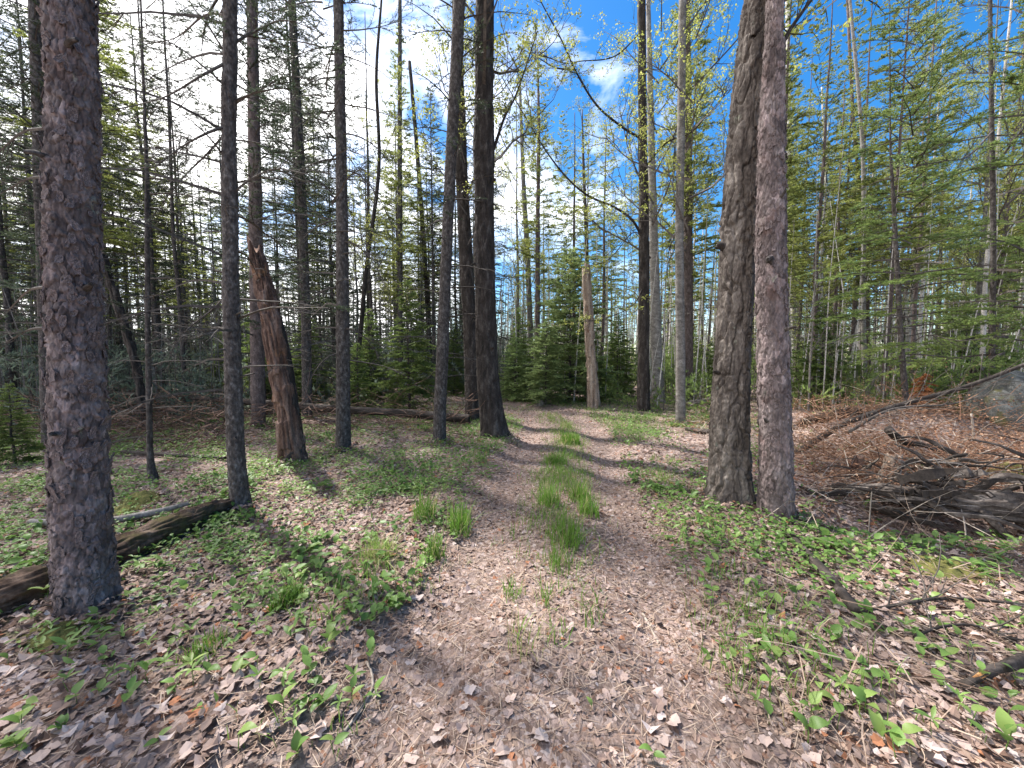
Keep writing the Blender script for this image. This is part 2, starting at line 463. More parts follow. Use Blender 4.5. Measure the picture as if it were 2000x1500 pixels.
M['twig_pale'] = bark_mat('pale_dry_twig', [(0.3, (0.24, 0.19, 0.15)), (0.7, (0.46, 0.40, 0.34))], 9, (1, 1, 1), 0.0, rand=0.2)
M['rust_twig'] = bark_mat('rusty_dead_twig', [(0.3, (0.10, 0.055, 0.038)), (0.7, (0.24, 0.15, 0.11))], 5, (1, 1, 1), 0.0, rand=0.1)
M['boulder'] = bark_mat('lichen_grey_stone', [(0.30, (0.05, 0.05, 0.048)), (0.5, (0.125, 0.125, 0.118)), (0.72, (0.25, 0.25, 0.23))], 6, (1, 1, 1), 1.0,
                        patch=(0.13, 0.115, 0.035), patch_scale=2.6, patch_range=(0.52, 0.66), rand=0.0)
M['moss'] = bark_mat('moss', [(0.3, (0.05, 0.055, 0.016)), (0.55, (0.12, 0.115, 0.03)), (0.75, (0.20, 0.17, 0.06))], 22, (1, 1, 1), 0.8, rand=0.1)
M['spruce_needle'] = leaf_mat('dark_spruce_needles', [(0, (0.030, 0.046, 0.030)), (0.5, (0.065, 0.092, 0.053)), (1, (0.13, 0.155, 0.08))], 0.38, 0.5)
M['fir_needle'] = leaf_mat('green_fir_needles', [(0, (0.10, 0.15, 0.05)), (0.5, (0.20, 0.275, 0.085)), (1, (0.34, 0.40, 0.12))], 0.55, 0.5)
M['light_needle'] = leaf_mat('yellow_green_needles', [(0, (0.14, 0.18, 0.05)), (0.5, (0.27, 0.31, 0.085)), (1, (0.42, 0.43, 0.14))], 0.58, 0.5)
M['bright_needle'] = leaf_mat('painted_sunlit_fir_needles', [(0, (0.17, 0.23, 0.10)), (0.5, (0.31, 0.40, 0.16)), (1, (0.46, 0.52, 0.22))], 0.5, 0.5)  # lighter copy of the fir needles, with sunlight put into the colour
M['blue_needle'] = leaf_mat('blue_green_needles', [(0, (0.08, 0.11, 0.085)), (0.5, (0.155, 0.20, 0.15)), (1, (0.25, 0.29, 0.20))], 0.45, 0.5)
M['spring_leaf'] = leaf_mat('spring_leaf', [(0, (0.18, 0.20, 0.05)), (0.5, (0.31, 0.34, 0.08)), (1, (0.44, 0.42, 0.15))], 0.55, 0.5)
M['herb'] = leaf_mat('herb_leaf', [(0, (0.10, 0.185, 0.045)), (0.5, (0.17, 0.285, 0.07)), (1, (0.29, 0.37, 0.11))], 0.42, 0.45, 0.2, spec=0.3)
M['grass'] = leaf_mat('grass_blade', [(0, (0.085, 0.18, 0.025)), (0.5, (0.15, 0.29, 0.04)), (0.8, (0.24, 0.34, 0.08)), (1, (0.42, 0.35, 0.19))], 0.42, 0.45, 0.15, spec=0.35)
M['dry_grass'] = leaf_mat('dry_grass_blade', [(0, (0.14, 0.15, 0.05)), (0.5, (0.30, 0.26, 0.13)), (1, (0.46, 0.37, 0.22))], 0.35, 0.6)
M['litter'] = leaf_mat('fallen_leaf', LITTER, 0.15, 0.75, 0.22, 'CONSTANT', 0.2)
M['straw'] = leaf_mat('pine_straw', [(0, (0.15, 0.095, 0.07)), (0.5, (0.28, 0.195, 0.145)), (1, (0.42, 0.33, 0.255))], 0.1, 0.7)
M['bracken'] = leaf_mat('dead_bracken', [(0, (0.17, 0.08, 0.045)), (0.45, (0.36, 0.19, 0.115)), (1, (0.56, 0.39, 0.27))], 0.25, 0.75)
M['orange_needle'] = leaf_mat('rust_orange_needles', [(0, (0.24, 0.09, 0.035)), (1, (0.46, 0.19, 0.08))], 0.3, 0.7)
M['lichen'] = leaf_mat('lichen', [(0, (0.20, 0.23, 0.17)), (1, (0.36, 0.38, 0.30))], 0.2, 0.9)

# ------------------------------------------------------------------ ground and trail
def axis(lo, hi, a, b, step, grow=1.12):
    mid = list(np.arange(a, b + 1e-6, step)); s = step; x = b; up = []
    while x < hi: s *= grow; x += s; up.append(min(x, hi))
    s = step; x = a; dn = []
    while x > lo: s *= grow; x -= s; dn.append(max(x, lo))
    return np.array(dn[::-1] + mid + up)

gx = axis(-260, 260, -5.5, 7.0, 0.09, 1.08)
gy = axis(-40, 320, 0.6, 9.5, 0.085, 1.07)
X, Y = np.meshgrid(gx, gy)
mb = MB()
nx, ny = len(gx), len(gy)
ii = (np.arange(ny - 1)[:, None] * nx + np.arange(nx - 1)[None, :]).ravel()
mb.add(np.stack([X, Y, terrain(X, Y)], -1).reshape(-1, 3), q=np.stack([ii, ii + 1, ii + nx + 1, ii + nx], 1))
GROUND = tag(link('ground', mb.mesh('ground', [M['ground']])), 'forest floor of fallen leaves, soil and moss', None, None, 'structure')

def spline(pts, n):
    pts = np.asarray(pts, float)
    P = np.vstack([2 * pts[0] - pts[1], pts, 2 * pts[-1] - pts[-2]])
    seg = len(pts) - 1
    t = np.linspace(0, seg, n); k = np.minimum(t.astype(int), seg - 1); f = (t - k)[:, None]
    p0, p1, p2, p3 = P[k], P[k + 1], P[k + 2], P[k + 3]
    return 0.5 * (2 * p1 + (p2 - p0) * f + (2 * p0 - 5 * p1 + 4 * p2 - p3) * f * f + (3 * p1 - p0 - 3 * p2 + p3) * f ** 3)

tp = spline(TRAIL, 260)
tg = unit(np.gradient(tp, axis=0)); tn = np.stack([tg[:, 1], -tg[:, 0]], 1)
ws = np.linspace(-1, 1, 29)
half = 1.22 + 0.25 * (vnoise(np.arange(260) * 0.21, np.zeros(260), 3) - 0.5)
P = tp[:, None, :] + tn[:, None, :] * (ws[None, :] * half[:, None])[..., None]
edge = 0.012 - 0.05 * np.abs(ws) ** 6
Z = terrain(P[..., 0], P[..., 1]) + edge[None, :]
ii = (np.arange(259)[:, None] * 29 + np.arange(28)[None, :]).ravel()
mb = MB(); mb.add(np.concatenate([P, Z[..., None]], -1).reshape(-1, 3), q=np.stack([ii, ii + 1, ii + 30, ii + 29], 1))
tag(link('path', mb.mesh('path', [M['path']])), 'two-rut woodland trail of trodden leaves and needles', None, None, 'structure')

# ------------------------------------------------------------------ bark relief
def worley(U, V, ncol, s):
    ui = np.floor(U); vi = np.floor(V)
    F1 = np.full(U.shape, 9.0); F2 = np.full(U.shape, 9.0); ID = np.zeros(U.shape); DV = np.zeros(U.shape)
    for a in (-1, 0, 1):
        for b in (-1, 0, 1):
            cu = ui + a; cv = vi + b; k = cu % ncol
            fx = cu + hsh(k, cv, s); fy = cv + hsh(k, cv, s + 1)
            d = np.hypot(U - fx, V - fy)
            m = d < F1
            F2 = np.where(m, F1, np.minimum(F2, d))
            ID = np.where(m, hsh(k, cv, s + 2), ID); DV = np.where(m, V - fy, DV)
            F1 = np.where(m, d, F1)
    return F1, F2, ID, DV

def bark_disp(kind, u, v, circ, seed):
    """u 0..1 round the stem, v metres along it -> metres outward"""
    if kind == 'smooth':
        return 0.004 * (vnoise(u * 8, v * 3, seed, 8) - 0.5) + 0.002 * (vnoise(u * 24, v * 40, seed + 1, 24) - 0.5)
    if kind == 'pine':
        w = 0.5 * (vnoise(u * 12, v * 16, seed + 4, 12) - 0.5)
        nc = max(6, round(circ / 0.040))
        F1, F2, ID, DV = worley(u * nc + w, v / 0.058 + w * 1.5, nc, seed)
        h = 0.014 * sstep(0.01, 0.13, F2 - F1) * (0.35 + 1.0 * ID) - 0.007 * DV * (ID > 0.35)
        nc2 = nc * 2
        G1, G2, ID2, _ = worley(u * nc2 + w, v / 0.03, nc2, seed + 9)
        h += 0.008 * sstep(0, 0.14, G2 - G1) * ID2
        h += 0.004 * (vnoise(u * nc * 4, v * 130, seed + 21, nc * 4) - 0.5)
        return h + 0.02 * (vnoise(u * 4, v * 1.3, seed + 7, 4) - 0.5)
    if kind in ('oak', 'dark'):
        k = 1.0 if kind == 'oak' else 0.5
        n1 = max(7, round(circ / 0.085)); n2 = max(12, round(circ / 0.045))
        w = 0.9 * (fbm(u * 9, v * 5, seed + 4, 1) - 0.5) + 0.4 * (vnoise(u * 24, v * 17, seed + 5, 24) - 0.5)
        r1 = np.abs(vnoise((u * n1 + w) % n1, v * 3.0 + w, seed, n1) - 0.5) * 2
        r2 = np.abs(vnoise((u * n2 + w) % n2, v * 5.0 + 0.6 * w, seed + 1, n2) - 0.5) * 2
        h = 0.030 * k * sstep(0.03, 0.17, r1) * (0.8 + 0.4 * vnoise(u * n1 * 2 + w, v * 8, seed + 31, n1 * 2)) + 0.016 * k * sstep(0.03, 0.17, r2)
        n3 = max(16, round(circ / 0.024))
        G1, G2, ID2, _ = worley(u * n3 + w, v / 0.045, n3, seed + 9)
        h += 0.011 * k * sstep(0, 0.12, G2 - G1) * (0.1 + ID2)
        h += 0.006 * k * (vnoise(u * n3 * 3, v * 90, seed + 21, n3 * 3) - 0.5)
        return h + 0.03 * (vnoise(u * 4, v * 1.1, seed + 7, 4) - 0.5)
    if kind == 'plated':
        w = 0.7 * (vnoise(u * 12, v * 8, seed + 4, 12) - 0.5)
        nc = max(8, round(circ / 0.034))
        F1, F2, ID, DV = worley(u * nc + w, v / 0.11 + w, nc, seed)
        h = 0.013 * sstep(0.01, 0.16, F2 - F1) * (0.35 + 0.9 * ID) - 0.006 * DV * (ID > 0.4)
        G1, G2, ID2, _ = worley(u * nc * 2 + w, v / 0.035, nc * 2, seed + 9)
        h += 0.006 * sstep(0, 0.15, G2 - G1) * ID2 + 0.004 * (vnoise(u * nc * 4, v * 110, seed + 21, nc * 4) - 0.5)
        return h + 0.02 * (vnoise(u * 4, v * 1.3, seed + 7, 4) - 0.5)
    if kind == 'spruce':
        nc = max(8, round(circ / 0.02))
        F1, F2, ID, DV = worley(u * nc, v / 0.026, nc, seed)
        return 0.0065 * sstep(0.02, 0.2, F2 - F1) * (0.1 + 1.3 * ID) + 0.012 * (vnoise(u * 4, v * 2.2, seed + 7, 4) - 0.5)
    if kind == 'wood':
        w = 0.6 * (vnoise(u * 9, v * 4, seed + 4, 9) - 0.5)
        g = np.abs(vnoise((u * 34 + w) % 34, v * 1.6, seed, 34) - 0.5) * 2
        g2 = vnoise(u * 12, v * 5, seed + 2, 12)
        return -0.022 * sstep(0.30, 0.0, g) + 0.035 * (g2 - 0.5) - 0.03 * sstep(0.66, 0.72, vnoise(u * 9, v * 6, seed + 8, 9)) + 0.008 * (vnoise(u * 50, v * 40, seed + 5, 50) - 0.5)
    return 0 * u

def stem(mb, pts, rad, vs, nth, kind='smooth', seed=1, flare=0.0, lobes=0.0, jag=0.0, cap=True, mat=0, ecc=None):
    """a tube along PTS (rows of x, y, z) with radii RAD, rings at arc lengths VS, and bark relief"""
    pts = np.asarray(pts, float); rad = np.asarray(rad, float)
    n0 = max(40, len(pts) * 12)
    C = spline(pts, n0) if len(pts) > 2 else np.linspace(pts[0], pts[-1], n0)
    tt = np.linspace(0, len(pts) - 1, n0)
    Rr = np.interp(tt, np.arange(len(pts)), rad)
    s = np.concatenate([[0], np.cumsum(np.linalg.norm(np.diff(C, axis=0), axis=1))])
    vs = np.asarray(vs, float); vs = vs[vs <= s[-1]]
    if s[-1] - vs[-1] > 1e-3: vs = np.append(vs, s[-1])
    C = np.stack([np.interp(vs, s, C[:, k]) for k in range(3)], 1); Rr = np.interp(vs, s, Rr)
    T = unit(np.gradient(C, axis=0))
    a = np.array([1.0, 0, 0]) if abs(T[0][0]) < 0.8 else np.array([0, 0, 1.0])
    A = np.zeros_like(C); prev = a
    for i in range(len(C)):
        prev = prev - T[i] * prev.dot(T[i]); prev = prev / np.linalg.norm(prev); A[i] = prev
    B = np.cross(T, A)
    u = np.arange(nth) / nth; th = u * 2 * math.pi
    U, V = np.meshgrid(u, vs)
    circ = 2 * math.pi * float(np.median(Rr[:max(2, len(Rr) // 2)]))
    D = bark_disp(kind, U, V, circ, seed)
    D = (D - D.mean()) * np.minimum(1, Rr[:, None] / 0.06)
    RR = Rr[:, None] + D
    if flare: RR = RR * (1 + flare * np.exp(-V / 0.16) * (1 + lobes * np.cos(5 * U * 2 * math.pi + seed) + 0.5 * lobes * np.cos(3 * U * 2 * math.pi + 2 * seed)))
    if ecc is not None: RR = RR * ecc(U, V)
    Pn = C[:, None, :] + A[:, None, :] * (np.cos(th)[None, :] * RR)[..., None] + B[:, None, :] * (np.sin(th)[None, :] * RR)[..., None]
    if jag:
        k = sstep(s[-1] - 2.2 * jag, s[-1], V)
        j = jag * (1.6 * vnoise(U * 7, 0 * U + seed, seed, 7) + 0.7 * vnoise(U * 19, 0 * U, seed + 3, 19) - 1.1)
        Pn = Pn + T[:, None, :] * (k * j)[..., None]
    m = len(vs)
    ii = (np.arange(m - 1)[:, None] * nth + np.arange(nth)[None, :]); jj = (np.arange(m - 1)[:, None] * nth + ((np.arange(nth) + 1) % nth)[None, :])
    Q = np.stack([ii.ravel(), jj.ravel(), (jj + nth).ravel(), (ii + nth).ravel()], 1)
    verts = Pn.reshape(-1, 3)
    k = np.arange(nth)
    if cap:
        verts = np.vstack([verts, C[-1] - T[-1] * jag * 1.2, C[0]])
        t1 = np.stack([(m - 1) * nth + k, (m - 1) * nth + (k + 1) % nth, np.full(nth, m * nth)], 1)
        t0 = np.stack([(k + 1) % nth, k, np.full(nth, m * nth + 1)], 1)
        mb.add(verts, q=Q, t=np.vstack([t1, t0]), mat=mat)
    else:
        mb.add(verts, q=Q, mat=mat)
    return C, Rr, A, B, T

# ------------------------------------------------------------------ twigs, limbs, crowns
def limb_segs(rng, p, az, L, up, droop, r, nseg=7, wig=0.06):
    """a curved branch as points"""
    s = np.linspace(0, 1, nseg + 1)
    a = az + np.cumsum(rng.normal(0, wig, nseg + 1))
    st = L / nseg
    h = np.concatenate([[0], np.cumsum(np.full(nseg, st))])
    x = p[0] + np.concatenate([[0], np.cumsum(np.cos(a[1:]) * st)])
    y = p[1] + np.concatenate([[0], np.cumsum(np.sin(a[1:]) * st)])
    z = p[2] + L * (up * s - droop * s * s) + np.concatenate([[0], np.cumsum(rng.normal(0, wig * st, nseg))])
    return np.stack([x, y, z], 1), r * (1 - 0.85 * s)

def conifer_crown(seed, H, z0, Lmax, nbr, dead_top, up=0.1, droop=0.25, sub=0.09, spacing=0.03, nl=0.035, nw=0.012, shape=0.8, live=1.0, roll=0.6, mats=('twig', 'spruce_needle'), full=0.0):
    """branches from z0 to H; needles thicken from z0 to dead_top. full: share of branch length (from the trunk) that stays bare."""
    rng = np.random.default_rng(seed)
    mb = MB(); S0, S1, A0, A1 = [], [], [], []; N0, N1, NT = [], [], []
    for i in range(nbr):
        f = (i + rng.random()) / nbr
        z = z0 + (H - z0) * f ** 0.9
        fr = (z - z0) / (H - z0)
        L = Lmax * max(0.06, (1 - fr) ** shape) * rng.uniform(0.6, 1.1)
        if z < dead_top: L *= rng.uniform(0.5, 1.0)
        az = i * 2.399 + rng.normal(0, 0.5)
        P, r = limb_segs(rng, (0, 0, z), az, L, up + 0.5 * fr + rng.normal(0, 0.08), droop * rng.uniform(0.5, 1.4), 0.005 + 0.009 * L)
        S0.append(P[:-1]); S1.append(P[1:]); A0.append(r[:-1]); A1.append(r[1:])
        pl = live * sstep(z0 - 0.3, dead_top + 0.01, z) if dead_top > z0 else live
        is_live = rng.random() < pl
        ct = rng.uniform(-0.15, 0.2)
        k = max(3, int(L / sub))
        ss = np.sort(rng.uniform(0.12 + 0.3 * (not is_live) + full * rng.random(), 1.0, k))
        if is_live:
            N0.append(P[3:-1]); N1.append(P[4:]); NT += [ct] * (len(P) - 4)
        for s in ss:
            q = s * (len(P) - 1); j = min(int(q), len(P) - 2); base = P[j] + (P[j + 1] - P[j]) * (q - j)
            d = unit(P[j + 1] - P[j]); side = np.array([-d[1], d[0], 0]) * rng.choice((-1, 1))
            tl = (0.42 * L * (1 - s) + 0.10) * rng.uniform(0.5, 1.1)
            dr = unit(d * 0.7 + side * 0.75 + np.array([0, 0, rng.normal(-0.06, 0.16)]))
            mid = base + dr * tl * 0.55; end = mid + unit(dr + d * 0.25 + np.array([0, 0, rng.normal(-0.05, 0.12)])) * tl * 0.45
            S0.append(np.array([base, mid])); S1.append(np.array([mid, end])); A0.append(np.array([0.004, 0.003])); A1.append(np.array([0.003, 0.0015]))
            lv = is_live and rng.random() < 0.93
            if lv: N0.append(np.array([base, mid])); N1.append(np.array([mid, end])); NT += [ct + rng.normal(0, 0.08)] * 2
            for e in range(int(tl / 0.085)):
                w = rng.uniform(0.2, 0.95); b2 = base + (mid - base) * (w / 0.55) if w < 0.55 else mid + (end - mid) * ((w - 0.55) / 0.45)
                sd = side * rng.choice((-1, 1)); l2 = rng.uniform(0.4, 1) * min(0.20, 0.5 * tl)
                e2 = b2 + unit(dr * 0.7 + unit(np.cross(dr, np.array([0, 0, 1.0]))) * rng.choice((-1, 1)) * 0.7 + np.array([0, 0, rng.normal(-0.05, 0.2)])) * l2
                S0.append(b2[None]); S1.append(e2[None]); A0.append(np.array([0.002])); A1.append(np.array([0.001]))
                if lv: N0.append(b2[None]); N1.append(e2[None]); NT.append(ct + rng.normal(0, 0.1))
    sticks(mb, np.concatenate(S0), np.concatenate(S1), np.concatenate(A0), np.concatenate(A1), rng)
    if N0: needles(mb, np.concatenate(N0), np.concatenate(N1), rng, spacing, nl, nw, roll, 1, np.array(NT) + 0.3)
    return mb.mesh('crown', [M[mats[0]], M[mats[1]]], False)

def broad_crown(seed, H, z0, n, Lmax, leaf=0.035, per=3, mats=('twig', 'spring_leaf'), up=(0.5, 1.1), tw=0.14):
    rng = np.random.default_rng(seed)
    mb = MB(); S0, S1, A0, A1, TIP = [], [], [], [], []
    def grow(p, d, L, r, lvl):
        k = 5 if lvl < 2 else 3
        st = L / k; pts = [p]
        for i in range(k):
            d = unit(d + rng.normal(0, 0.13, 3) + np.array([0, 0, 0.06]))
            p2 = p + d * st
            S0.append(p); S1.append(p2); A0.append(r * (1 - 0.75 * i / k)); A1.append(r * (1 - 0.75 * (i + 1) / k))
            p = p2; pts.append(p)
        if lvl == 3:
            TIP.append(pts[-1]); TIP.append(pts[-2]); return
        nb = (int(L / 0.22) + 1) if lvl == 0 else max(2, int(L / tw))
        for _ in range(min(nb, 9)):
            w = rng.uniform(0.25, 1.0) * k; j = min(int(w), k - 1); b = pts[j] + (pts[j + 1] - pts[j]) * (w - j)
            dv = unit(d + unit(rng.normal(size=3)) * 0.9 + np.array([0, 0, 0.1]))
            grow(b, dv, L * rng.uniform(0.28, 0.5), r * 0.42, lvl + 1 if lvl < 2 or L > 0.2 else 3)
    for i in range(n):
        z = z0 + (H - z0) * ((i + rng.random()) / n)
        az = i * 2.399 + rng.normal(0, 0.4); e = rng.uniform(*up)
        L = Lmax * (1 - 0.65 * (z - z0) / (H - z0)) * rng.uniform(0.6, 1.15)
        grow(np.array([0, 0, z]), np.array([math.cos(az) * math.cos(e), math.sin(az) * math.cos(e), math.sin(e)]), L, 0.006 + 0.009 * L, 0)
    sticks(mb, S0, S1, np.array(A0), np.array(A1), rng)
    T = np.array(TIP)
    C = np.repeat(T, per, 0) + rng.normal(0, 0.03, (len(T) * per, 3))
    if leaf: leafquads(mb, C, rng, leaf)
    return mb.mesh('crown', [M[mats[0]], M[mats[1]]], False)

CR = {}
CR['mature_dark'] = [conifer_crown(s, 13.0, 1.0, 1.75, 140, 4.6, 0.12, 0.32, 0.095, 0.018, 0.036, 0.0125, 0.55, 0.95, 1.0) for s in (11, 12, 13, 14)]
CR['thin_dark'] = [conifer_crown(s, 13.0, 1.0, 1.7, 95, 6.5, 0.10, 0.34, 0.12, 0.026, 0.036, 0.0125, 0.5, 0.6, 1.0) for s in (16, 17)]
CR['high_dark'] = [conifer_crown(s, 13.0, 5.2, 1.9, 90, 6.0, 0.12, 0.25, 0.12, 0.03, 0.045, 0.015, 0.6, 1.0, 1.0) for s in (15,)]
CR['mature_light'] = [conifer_crown(s, 13.0, 2.2, 1.6, 135, 5.0, 0.15, 0.24, 0.10, 0.021, 0.058, 0.022, 0.7, 1.0, 1.0, ('twig', 'light_needle')) for s in (21, 22, 23)]
CR['young_fir'] = [conifer_crown(s, 4.0, 0.10, 1.45, 140, 0.0, 0.10, 0.30, 0.062, 0.017, 0.055, 0.021, 0.75, 1.0, 0.9, ('twig', 'fir_needle')) for s in (31, 32, 33)]
CR['mid_fir'] = [conifer_crown(s, 8.5, 0.9, 1.9, 92, 1.2, 0.08, 0.22, 0.075, 0.019, 0.042, 0.0155, 0.55, 0.9, 0.8, ('twig', 'fir_needle'), 0.15) for s in (41, 42)]
CR['dead'] = [conifer_crown(s, 9.5, 0.5, 1.25, 90, 99.0, 0.05, 0.35, 0.14, 0.03, 0.03, 0.01, 0.5, 0.0) for s in (51, 52)]
CR['birch'] = [broad_crown(s, 12.5, 3.4, 20, 2.5, 0.044, 4) for s in (61, 62, 63)]
CR['sapling'] = [broad_crown(s, 5.0, 0.7, 12, 1.3, 0.04, 2) for s in (71, 72, 73)]

POLE = {}
def make_pole(mat, kind, s):
    rng = np.random.default_rng(s)
    z = np.linspace(-0.15, 13, 9)
    pts = np.stack([np.cumsum(rng.normal(0, 0.03, 9)), np.cumsum(rng.normal(0, 0.03, 9)), z], 1); pts[:2, :2] = 0
    r = 0.10 * (1 - 0.86 * np.clip(z, 0, 13) / 13)
    b = MB()
    stem(b, pts, r, np.concatenate([np.linspace(0, 0.6, 8), np.linspace(0.7, 13.2, 70)]), 14, kind, s, 0.45, 0.35)
    return b.mesh('trunk', [M[mat]])
for mat, kind in (('spruce', 'spruce'), ('dark', 'dark'), ('grey', 'smooth'), ('birch', 'smooth'), ('redbark', 'spruce')):
    POLE[mat] = [make_pole(mat, kind, s) for s in (1, 2, 3)]

# ------------------------------------------------------------------ the trees one can tell apart
LANDMARKS = []
def named_tree(name, label, path, bark, mat, nth, zres, H, crown=None, cscale=1.0, flare=0.35, lobes=0.3, seed=1, jag=0.0, vis=None, crot=0.0, cat='tree', ecc=None, group=None, dy=0.0, base_y=None):
    px0, py0, w0 = path[0]
    g = ground_at(px0, py0)
    Yd = (g[1] if base_y is None else base_y) + dy
    if base_y is not None or dy:
        g = at_y(px0, py0, Yd); g[2] = float(terrain(g[0], g[1]))
    pts = [at_y(px, py, Yd) for px, py, w in path]; pts[0] = g.copy()
    rad = [px_radius(w, px, Yd) for px, py, w in path]
    pts = [p - g for p in pts]
    top = pts[-1][2]
    if H and H > top + 0.5:
        d = unit(np.array(pts[-1] - pts[-2])); d[:2] *= 0.6
        for f in (0.4, 1.0):
            pts.append(pts[len(path) - 1] + d / d[2] * (H - top) * f); rad.append(rad[len(path) - 1] * (1 - 0.8 * f))
    pts.insert(0, np.array([0, 0, -0.18])); rad.insert(0, rad[0] * 1.05)
    vtop = min(top, vis or 99) + 0.35
    vs = np.concatenate([np.arange(0, vtop, zres), np.linspace(vtop + 0.15, vtop + 16, 40)])
    o = thing(name, label, cat, g, group)
    b = MB()
    C, Rr, A, B, T = stem(b, pts, rad, vs, nth, bark, seed, flare, lobes, jag, ecc=ecc)
    tr = link('trunk', b.mesh('trunk', [M[mat]]), o)
    o['px'] = float(px0)
    LANDMARKS.append((px0, Yd, label, g, rad[1]))
    if crown:
        kind, idx = crown
        # the crown follows the stem's lean
        lean = np.array([np.interp(6.0, [p[2] for p in pts], [p[k] for p in pts]) for k in (0, 1)])
        off = lean - lean * 0
        hd = math.atan2(lean[0], 6.0)
        link('crown', CR[kind][idx], o, (0, 0, 0), (0, hd, crot), (cscale,) * 3)
    return o, (C, Rr, A, B, T), g, Yd

t_pine1, st1, g_pine1, Y1 = named_tree('pine_tree', 'thick scaly-barked pine trunk standing over the mossy fallen log', [(174, 1178, 132), (163, 1060, 124), (152, 800, 122), (140, 400, 108), (137, 0, 98)],
    'pine', 'pine', 170, 0.0095, 15, ('high_dark', 0), 1.15, 0.24, 0.6, 3, vis=3.8, crot=0.7)
CR_HIGH = None
named_tree('spruce_tree', 'slim dark trunk half hidden behind the thick scaly pine', [(98, 868, 34), (84, 500, 28), (68, 0, 28)], 'spruce', 'spruce', 40, 0.03, 13, ('mature_dark', 1), 1.0, seed=4)
t_spr3, st3, g3, Y3 = named_tree('spruce_tree', 'slim straight spruce with flaky grey bark beside the mossy log end', [(472, 992, 42), (462, 900, 37), (452, 600, 34), (447, 250, 29), (448, 0, 27)], 'spruce', 'spruce', 80, 0.0105, 13,
    ('thin_dark', 0), 0.95, 0.25, 0.3, 5, vis=4.6, crot=2.0)
t_snag, stS, gS, YS = named_tree('dead_snag', 'leaning rotten red snag with a broken top and stripped bark', [(572, 900, 58), (565, 840, 50), (545, 700, 44), (518, 570, 36), (497, 480, 22)], 'wood', 'rotten', 84, 0.012, None, None,
    1, 0.25, 0.5, 7, jag=0.14, cat='snag')
named_tree('spruce_tree', 'straight dark spruce directly behind the leaning red snag', [(505, 832, 30), (500, 500, 27), (492, 0, 21)], 'spruce', 'redbark', 40, 0.03, 14, ('mature_dark', 3), 1.05, seed=8)
named_tree('spruce_tree', 'very thin dark spruce pole with a swollen base between thick pine and flaky spruce', [(301, 940, 22), (293, 880, 14), (289, 650, 12), (287, 400, 9), (286, 330, 7)], 'spruce', 'spruce', 26, 0.02, 7, ('dead', 0), 0.75, 0.5, 0.5, 9, crot=1.0)
named_tree('dead_snag', 'thin leaning dead stem with a broken top behind the thin spruce pole', [(288, 835, 17), (262, 700, 17), (225, 580, 17), (202, 495, 15)], 'wood', 'dark', 30, 0.03, None, None, 1, 0.2, 0.2, 10, jag=0.08, cat='snag')
named_tree('spruce_tree', 'dark limby spruce between the leaning red snag and the straight mottled spruce', [(600, 815, 21), (597, 600, 19), (585, 300, 17), (570, 0, 14)], 'spruce', 'spruce', 36, 0.03, 14, ('mature_dark', 0), 1.05, seed=11, crot=1.4)
t_spr9, _, g9, Y9 = named_tree('spruce_tree', 'straight mottled spruce with bare trunk at the edge of the green plants', [(671, 878, 31), (670, 700, 27), (668, 400, 22), (661, 0, 18)], 'spruce', 'spruce', 64, 0.014, 14, ('thin_dark', 1), 1.05, 0.15, 0.3, 12, vis=6.5, crot=3.0)
named_tree('young_maple', 'thin curving bare stem beside the straight mottled spruce', [(690, 795, 10), (705, 640, 9), (716, 520, 8), (740, 330, 7), (735, 150, 6), (745, 0, 4)], 'smooth', 'dark', 18, 0.08, 11, ('birch', 0), 0.8, seed=13, crot=0.4)
named_tree('spruce_tree', 'thin upright spruce with tufted boughs in the gap left of the double trunks', [(783, 772, 11), (781, 400, 10), (781, 0, 7)], 'spruce', 'spruce', 20, 0.06, 15, ('mature_light', 0), 1.1, seed=14)
named_tree('spruce_tree', 'thin spruce with a dark leafy top behind the long fallen trunk', [(842, 765, 10), (833, 560, 9), (815, 300, 8), (800, 120, 6)], 'spruce', 'dark', 20, 0.06, 12, ('mature_light', 1), 1.0, seed=15, crot=2.0)
named_tree('spruce_tree', 'spruce leaning rightwards across its dark neighbour at the trailside', [(858, 862, 27), (861, 760, 24), (872, 500, 21), (884, 250, 21), (897, 0, 22)], 'spruce', 'spruce', 60, 0.014, 15, ('thin_dark', 0), 1.0, 0.25, 0.3, 16, vis=7, crot=0.3)
named_tree('maple_tree', 'dark trunk leaning leftwards behind the thick black-barked trunk', [(924, 818, 32), (920, 700, 26), (910, 500, 25), (899, 260, 22), (893, 0, 17)], 'dark', 'dark', 56, 0.02, 15, ('birch', 1), 1.15, 0.25, 0.4, 17, vis=8, crot=1.0)
t_cen, stC, gC, YC = named_tree('maple_tree', 'thick black-barked maple with a flared base at the trail bend', [(966, 850, 52), (960, 800, 46), (951, 700, 42), (945, 400, 37), (947, 0, 35)], 'dark', 'dark', 110, 0.018, 17, ('birch', 2), 1.35, 0.36, 0.45, 18, vis=7.5)
named_tree('dead_snag', 'pale barkless snag with a snapped top standing by the young fir', [(1160, 797, 24), (1156, 730, 20), (1150, 620, 18), (1144, 523, 15)], 'wood', 'palewood', 48, 0.03, None, None, 1, 0.25, 0.3, 19, jag=0.10, cat='snag')
t_mp, _, g_mp, Ymp = named_tree('maple_tree', 'dark slim maple with long bent limbs reaching over the trail', [(1257, 802, 28), (1257, 700, 23), (1258, 500, 20), (1255, 250, 17), (1253, 0, 14)], 'dark', 'dark', 56, 0.02, 15, ('birch', 0), 1.2, 0.2, 0.3, 20, vis=10, crot=2.5)
